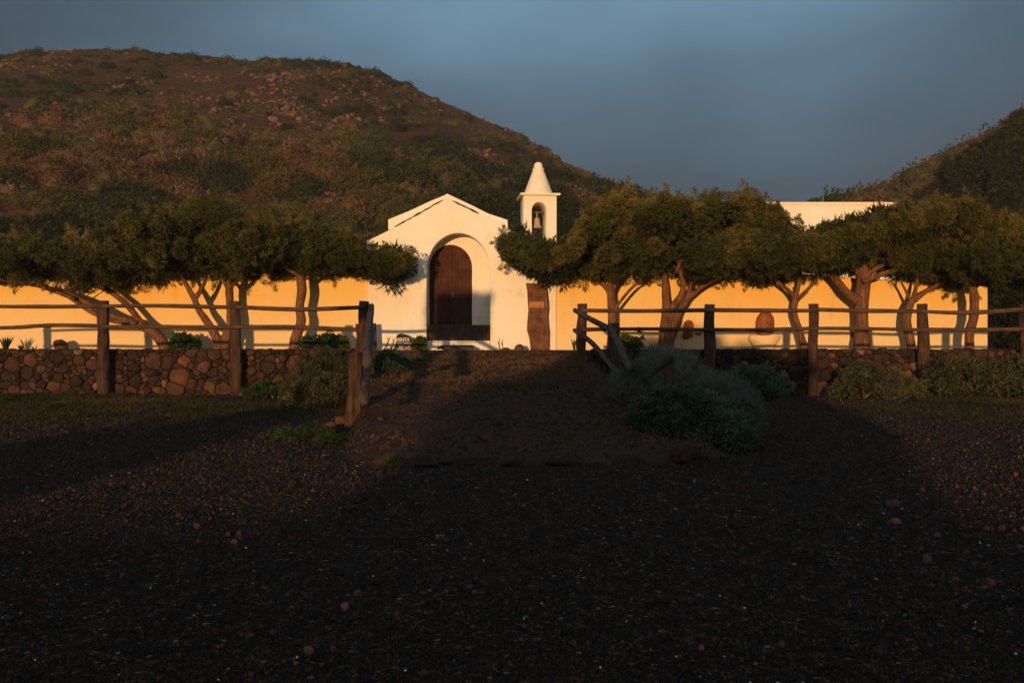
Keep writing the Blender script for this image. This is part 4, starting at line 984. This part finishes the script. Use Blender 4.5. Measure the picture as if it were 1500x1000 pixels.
# ------------------------------------------------------------------ hillside scrub
def shrub_mesh(nl, ll, lw, seed, sq=.72, sub=2):
    r = np.random.default_rng(seed); bm = bmesh.new(); bmesh.ops.create_icosphere(bm, subdivisions=sub, radius=1)
    d = np.array([v.co[:] for v in bm.verts]); cf = np.array([[v.index for v in f.verts] for f in bm.faces]); bm.free()
    def R(d): return .72+.42*vn(d[:, 0]*2.1+seed*3, d[:, 1]*2.1+d[:, 2]*1.7, 2)+.30*(vn(d[:, 0]*5+seed, d[:, 1]*5+d[:, 2]*4, 4)-.5)
    core = d*(R(d)*.86)[:, None]*np.array([1, 1, sq])
    e = r.normal(size=(nl, 3)); e[:, 2] = np.abs(e[:, 2])-.25; e /= np.linalg.norm(e, axis=1)[:, None]
    cen = e*(R(e)*r.uniform(.86, 1.04, nl))[:, None]*np.array([1, 1, sq])
    tn_ = .25*(vn(e[:, 0]*4+seed, e[:, 1]*4+e[:, 2]*4, 9)-.5)
    V, Fa, T = leaves(cen, np.full(nl, .05), 3, ll, lw, tn_, e, 1.2, .2, .4, seed)
    T = np.repeat(np.repeat(tn_, 3)+r.normal(0, .05, nl*3), 3)
    return np.concatenate([core, V]), np.concatenate([cf, Fa+len(core)]), np.concatenate([np.full(len(core), -.10), T])
def gather(protos, pos, size, tint, seed, hs=None):
    r = np.random.default_rng(seed); Vs = []; Fs = []; Ts = []; o = 0; ch_ = r.integers(len(protos), size=len(pos))
    for j, (V, Fa, T) in enumerate(protos):
        s = np.where(ch_ == j)[0]
        if not len(s): continue
        a = r.uniform(0, 6.28, len(s)); ca, sa = np.cos(a)[:, None], np.sin(a)[:, None]; k = len(V)
        sc_ = size[s][:, None]
        X = (V[None, :, 0]*ca-V[None, :, 1]*sa)*sc_; Y = (V[None, :, 0]*sa+V[None, :, 1]*ca)*sc_; Z = V[None, :, 2]*sc_*(r.uniform(.75, 1.3, len(s)))[:, None]
        VV = np.stack([X, Y, Z], -1)+pos[s][:, None, :]
        Vs.append(VV.reshape(-1, 3)); Fs.append((Fa[None]+(np.arange(len(s))*k)[:, None, None]).reshape(-1, 3)+o); o += len(s)*k
        Ts.append((T[None]+tint[s][:, None]).ravel())
    return np.concatenate(Vs), np.concatenate(Fs), np.clip(np.concatenate(Ts), 0, 1)
near = [shrub_mesh(1300, .085, .040, 50+k, .78, 3) for k in range(4)]
mid = [shrub_mesh(110, .13, .085, 60+k, .76, 2) for k in range(5)]
def species(x, y):
    s = fbm(x*.06+3, y*.06, 3, 71)*1.6+.42 + rng.normal(0, .20, np.size(x)); return np.clip(s, 0.0, 1)
# upper rocky band is sparser
def density(x, y, z):
    v = 507-F*z/y; u = 750+F*x/y
    lim = np.interp(u, [0, 250, 400, 560, 650, 800, 900, 1000], [150, 170, 205, 200, 225, 262, 285, 300])
    up = sst(10, -12, v-lim)*(u < 960)
    return 1-up*.45*(0.55+1.3*np.clip(fbm(x*.07, y*.07, 3, 77)+.35, 0, 1)), up
n = 9000; yy = 47+(152-47)*rng.random(n)**.9; xx = (rng.random(n)*1.30-.66)*yy*1.06
zz_ = hz(xx, yy); dn, up = density(xx, yy, zz_); keep = rng.random(n) < dn*(.30+.75*sst(-.12, .12, fbm(xx*.11+9, yy*.11, 3, 73))); xx, yy, zz_, up = xx[keep], yy[keep], zz_[keep], up[keep]
size = (0.50+1.25*rng.random(len(xx))**2.2)*np.interp(yy, [45, 90, 150], [1.0, 1.3, 1.45])*(1-.5*up)
tn = species(xx, yy)
order = np.argsort(-(size/yy)); N1 = 240
big, rest = order[:N1], order[N1:]
proto_me = []
for k in range(6):
    V, Fa, T = near[k % 4]; proto_me.append((V, Fa, T))
kinds = [('dark green', .10), ('green', .32), ('olive', .55), ('brown', .72), ('reddish brown', .86), ('grey-brown', 1.0)]
meshes = {}
for j, (kn, tv) in enumerate(kinds):
    for q in range(3):
        V, Fa, T = near[(j+q) % 4]; meshes[(j, q)] = npmesh('hill_shrub', V, Fa, np.clip(T+tv*.93, 0, 1)); meshes[(j, q)].materials.append(M['scrub'])
for i in big:
    j = int(np.argmin([abs(tn[i]-tv) for _, tv in kinds])); q = int(rng.integers(3))
    o = bpy.data.objects.new('hill_shrub', meshes[(j, q)]); C.objects.link(o)
    o.location = (xx[i], yy[i], zz_[i]-.25*size[i]); s = size[i]*1.25; o.scale = (s, s, s*rng.uniform(.8, 1.3)); o.rotation_euler = (0, 0, rng.uniform(0, 6.28))
    tag(o, 'rounded %s shrub among the scrub of the lower hillside' % kinds[j][0], 'shrub', '%s shrubs on the hillside' % kinds[j][0])
V, Fa, T = gather(mid, np.stack([xx, yy, zz_-.25*size], -1)[rest], size[rest]*1.15, tn[rest], 8)
tag(link('scrub', npmesh('scrub', V, Fa, T), M['scrub']), 'mixed scrub covering the hillsides behind the chapel', 'scrub', kind='stuff')
# pale rocks on the upper slopes
n = 60000; yy = 60+92*rng.random(n)**.8; xx = (rng.random(n)*.90-.62)*yy*1.06; zz_ = hz(xx, yy); dn, up = density(xx, yy, zz_)
pt = fbm((xx+yy*.5)*.10, (yy-xx*.3)*.045, 4, 88); flank = sst(-8, 12, xx-(-30+.0*yy))*up; keep = (rng.random(n) < up*np.clip(.03+pt*2.0+flank*.22+2.2*fbm(xx*.35, yy*.2, 2, 91), 0, 1) + .5*(1-up)*(pt > .26)); xx, yy, zz_ = xx[keep], yy[keep], zz_[keep]
size = (.07+.30*rng.random(len(xx))**5)*np.where(xx > -32, 1.15, 1.0)
me = scatter_rocks(np.stack([xx, yy, zz_+size*.2], -1), size, rng.random(len(xx)), 9, .7, 'rocks')
tag(link('rocks', me, M['scree']), 'pale brown rocks scattered over the upper hillside', 'rocks', kind='stuff')

# bare trees on the slope
def bare_tree(label, u, D, h, seed, m='twig', spread=.5):
    r = random.Random(seed); x = (u-750)/F*D; z = float(hz(x, D)); mb = MB()
    def grow(p, d, L, rad, lev):
        e = p+d*L; mb.tube([p, p.lerp(e, .5)+Vector((r.uniform(-1, 1), r.uniform(-1, 1), 0))*L*.06, e], [rad, rad*.8, rad*.6], 5, .1, 2, seed=lev)
        if lev == 0: return
        for k in range(3 if lev > 1 else 4):
            nd = (d+Vector((r.uniform(-1, 1), r.uniform(-1, 1), r.uniform(-.3, .6)))*spread*1.3).normalized(); grow(p.lerp(e, r.uniform(.6, 1)), nd, L*r.uniform(.6, .8), rad*.68, lev-1)
    grow(Vector((0, 0, -.2)), Vector((r.uniform(-.15, .15), 0, 1)), h*.35, h*.022, 4)
    o = mb.build('bare_tree', M[m]); o.location = (x, D, z); return tag(o, label, 'tree')
bare_tree('tall bare grey tree behind the crown of the single-trunked tree, left of the chapel roof', 508, 46, 4.2, 3)
bare_tree('bare branching tree between the chapel roof and the taller bare tree', 530, 45, 3.2, 4)
bare_tree('pale dead tree on the slope above the leftmost crown', 118, 47, 4.2, 5, spread=.8)
bare_tree('small pale tree standing alone on the bare patch of the left slope', 243, 70, 3.6, 6)

# dense dark trees beyond the right end of the wall
def bigbush(label, u, D, rx, rz, seed, tint, z0=None):
    x = (u-750)/F*D; z = float(hz(x, D)) if D > 44 else -.1
    t = empty('dense_tree', (x, D, z if z0 is None else z0), label, 'tree'); base = t.location.z
    r = np.random.default_rng(seed); npf = 260; d = r.normal(size=(npf, 3)); d /= np.linalg.norm(d, axis=1)[:, None]
    lump = .78+.44*vn(d[:, 0]*2+seed*3, d[:, 1]*2+d[:, 2]*2, 2)
    cen = np.array([x, D, base+rz])+d*lump[:, None]*np.array([rx, rx*.8, rz])*(r.uniform(.5, 1, npf)**.4)[:, None]
    V, Fa, T = leaves(cen, rx*.2*r.uniform(.7, 1.2, npf), 170, .055*rx+.09, .035*rx+.02, tint+r.normal(0, .10, npf), d, 1, .2, .3, seed)
    link('crown', npmesh('crown', V, Fa, T), M['scrub'], t)
    mb = MB(); mb.tube([(x, D, base-.3), (x+.1, D, base+rz*.5), (x-.1, D, base+rz)], [.16, .13, .08], 7, .1, 3); mb.build('trunk', M['bark'], t, True)
bigbush('dark dense tree filling the corner beyond the right end of the wall', 1500, 31, 1.7, 1.55, 71, .12)
bigbush('dark tree behind the rightmost crown, at the picture edge', 1560, 36, 2.2, 2.4, 72, .15)
bigbush('round dark tree on the right slope below the skyline notch', 1428, 82, 3.0, 2.6, 73, .12)
bigbush('large dark tree on the right slope at the picture edge', 1480, 80, 3.6, 3.2, 74, .15)
bigbush('tree high on the right slope beyond the picture edge', 1530, 84, 3.6, 3.0, 75, .2)

# ------------------------------------------------------------------ unseen trees and wall added behind the viewer to cast shade
def unseen_shade_tree(label, x, y, rx, zb, zt, seed, npf=420, sqx=1.0):  # unseen tree whose crown is shaped for the shade it casts ahead
    g0 = float(low(y)); t = empty('juniper_tree', (x, y, g0), label, 'tree')
    r = np.random.default_rng(seed); d = r.normal(size=(npf, 3)); d /= np.linalg.norm(d, axis=1)[:, None]
    lump = .82+.36*vn(d[:, 0]*2+seed*3, d[:, 2]*2.5, 2); rz = (zt-zb)/2
    cen = np.array([x, y, (zt+zb)/2])+d*lump[:, None]*np.array([rx, min(rx, 1.2), rz])*(r.uniform(.1, 1, npf)**.45)[:, None]
    kp = ~((vn(cen[:, 0]*1.6+3, cen[:, 2]*1.8, 5) < .33) & (cen[:, 2] < .9)); cen, d = cen[kp], d[kp]; npf = len(cen)
    V, Fa, T = leaves(cen, .30*r.uniform(.7, 1.2, npf), 60, .2, .08, .5+r.normal(0, .1, npf), d, 1, .2, .2, seed)
    link('crown', npmesh('crown', V, Fa, T), M['juniper'], t)
    mb = MB(); mb.tube([(x, y, g0-.2), (x+.1, y, (g0+zb)/2), (x, y, (zb+zt)/2)], [.2, .16, .09], 8, .1, 4, seed=seed); mb.build('trunk', M['bark'], t, True)
    return t
def added_niche_tree(label, x, y, hw, zb, zt, seed):  # added unseen tree, its boxy crown sized to the shade in the door niche
    g0 = float(low(y)); t = empty('juniper_tree', (x, y, g0), label, 'tree'); r = np.random.default_rng(seed); npf = 220
    cen = np.array([x, y, (zt+zb)/2])+(r.random((npf, 3))*2-1)*np.array([hw-.10, .45, (zt-zb)/2-.12])
    V, Fa, T = leaves(cen, .17*r.uniform(.7, 1.2, npf), 110, .10, .05, .5+r.normal(0, .1, npf), None, 1, .1, .1, seed)
    link('crown', npmesh('crown', V, Fa, T), M['juniper'], t)
    mb = MB(); mb.tube([(x, y, g0-.2), (x+.04, y, (g0+zb)/2), (x, y, zb+.4)], [.07, .06, .04], 8, .1, 4, seed=seed); mb.build('trunk', M['bark'], t, True)
unseen_shade_tree('unseen broad juniper behind the viewer, shaped to shade the foreground', -3.15, -15, 2.45, -.75, 2.5, 81, 520)
unseen_shade_tree('unseen low juniper added behind the viewer to shade the left gravel', -9.4, -15, 1.2, -1.5, .55, 83, 260)
added_niche_tree('unseen square crown added behind the viewer to shade the chapel niche', -6.80, -2.0, .78, 1.65, 3.02, 82)
rubble_wall('stone_wall', 'unseen low stone wall added behind the viewer to shade the near ground', -26, 16, -1.75, .04, -16.6, 9, .5, .6)  # added out of view to keep low sun off the near gravel
# evening haze
hb = MB(); hb.box(-260, 260, -40, 340, -4.2, 72)
hm_ = bpy.data.materials.new('haze'); hm_.use_nodes = True; nt = hm_.node_tree; nt.nodes.remove(nt.nodes['Principled BSDF'])
pv = nt.nodes.new('ShaderNodeVolumePrincipled'); pv.inputs['Color'].default_value = (.90, .88, .86, 1); pv.inputs['Density'].default_value = HAZE; pv.inputs['Anisotropy'].default_value = 0
nt.links.new(pv.outputs[0], nt.nodes['Material Output'].inputs['Volume'])
tag(hb.build('haze', hm_), 'thin evening haze in the air over the hills', 'haze', kind='stuff')
print('faces', sum(len(o.data.polygons) for o in bpy.data.objects if o.type == 'MESH'))
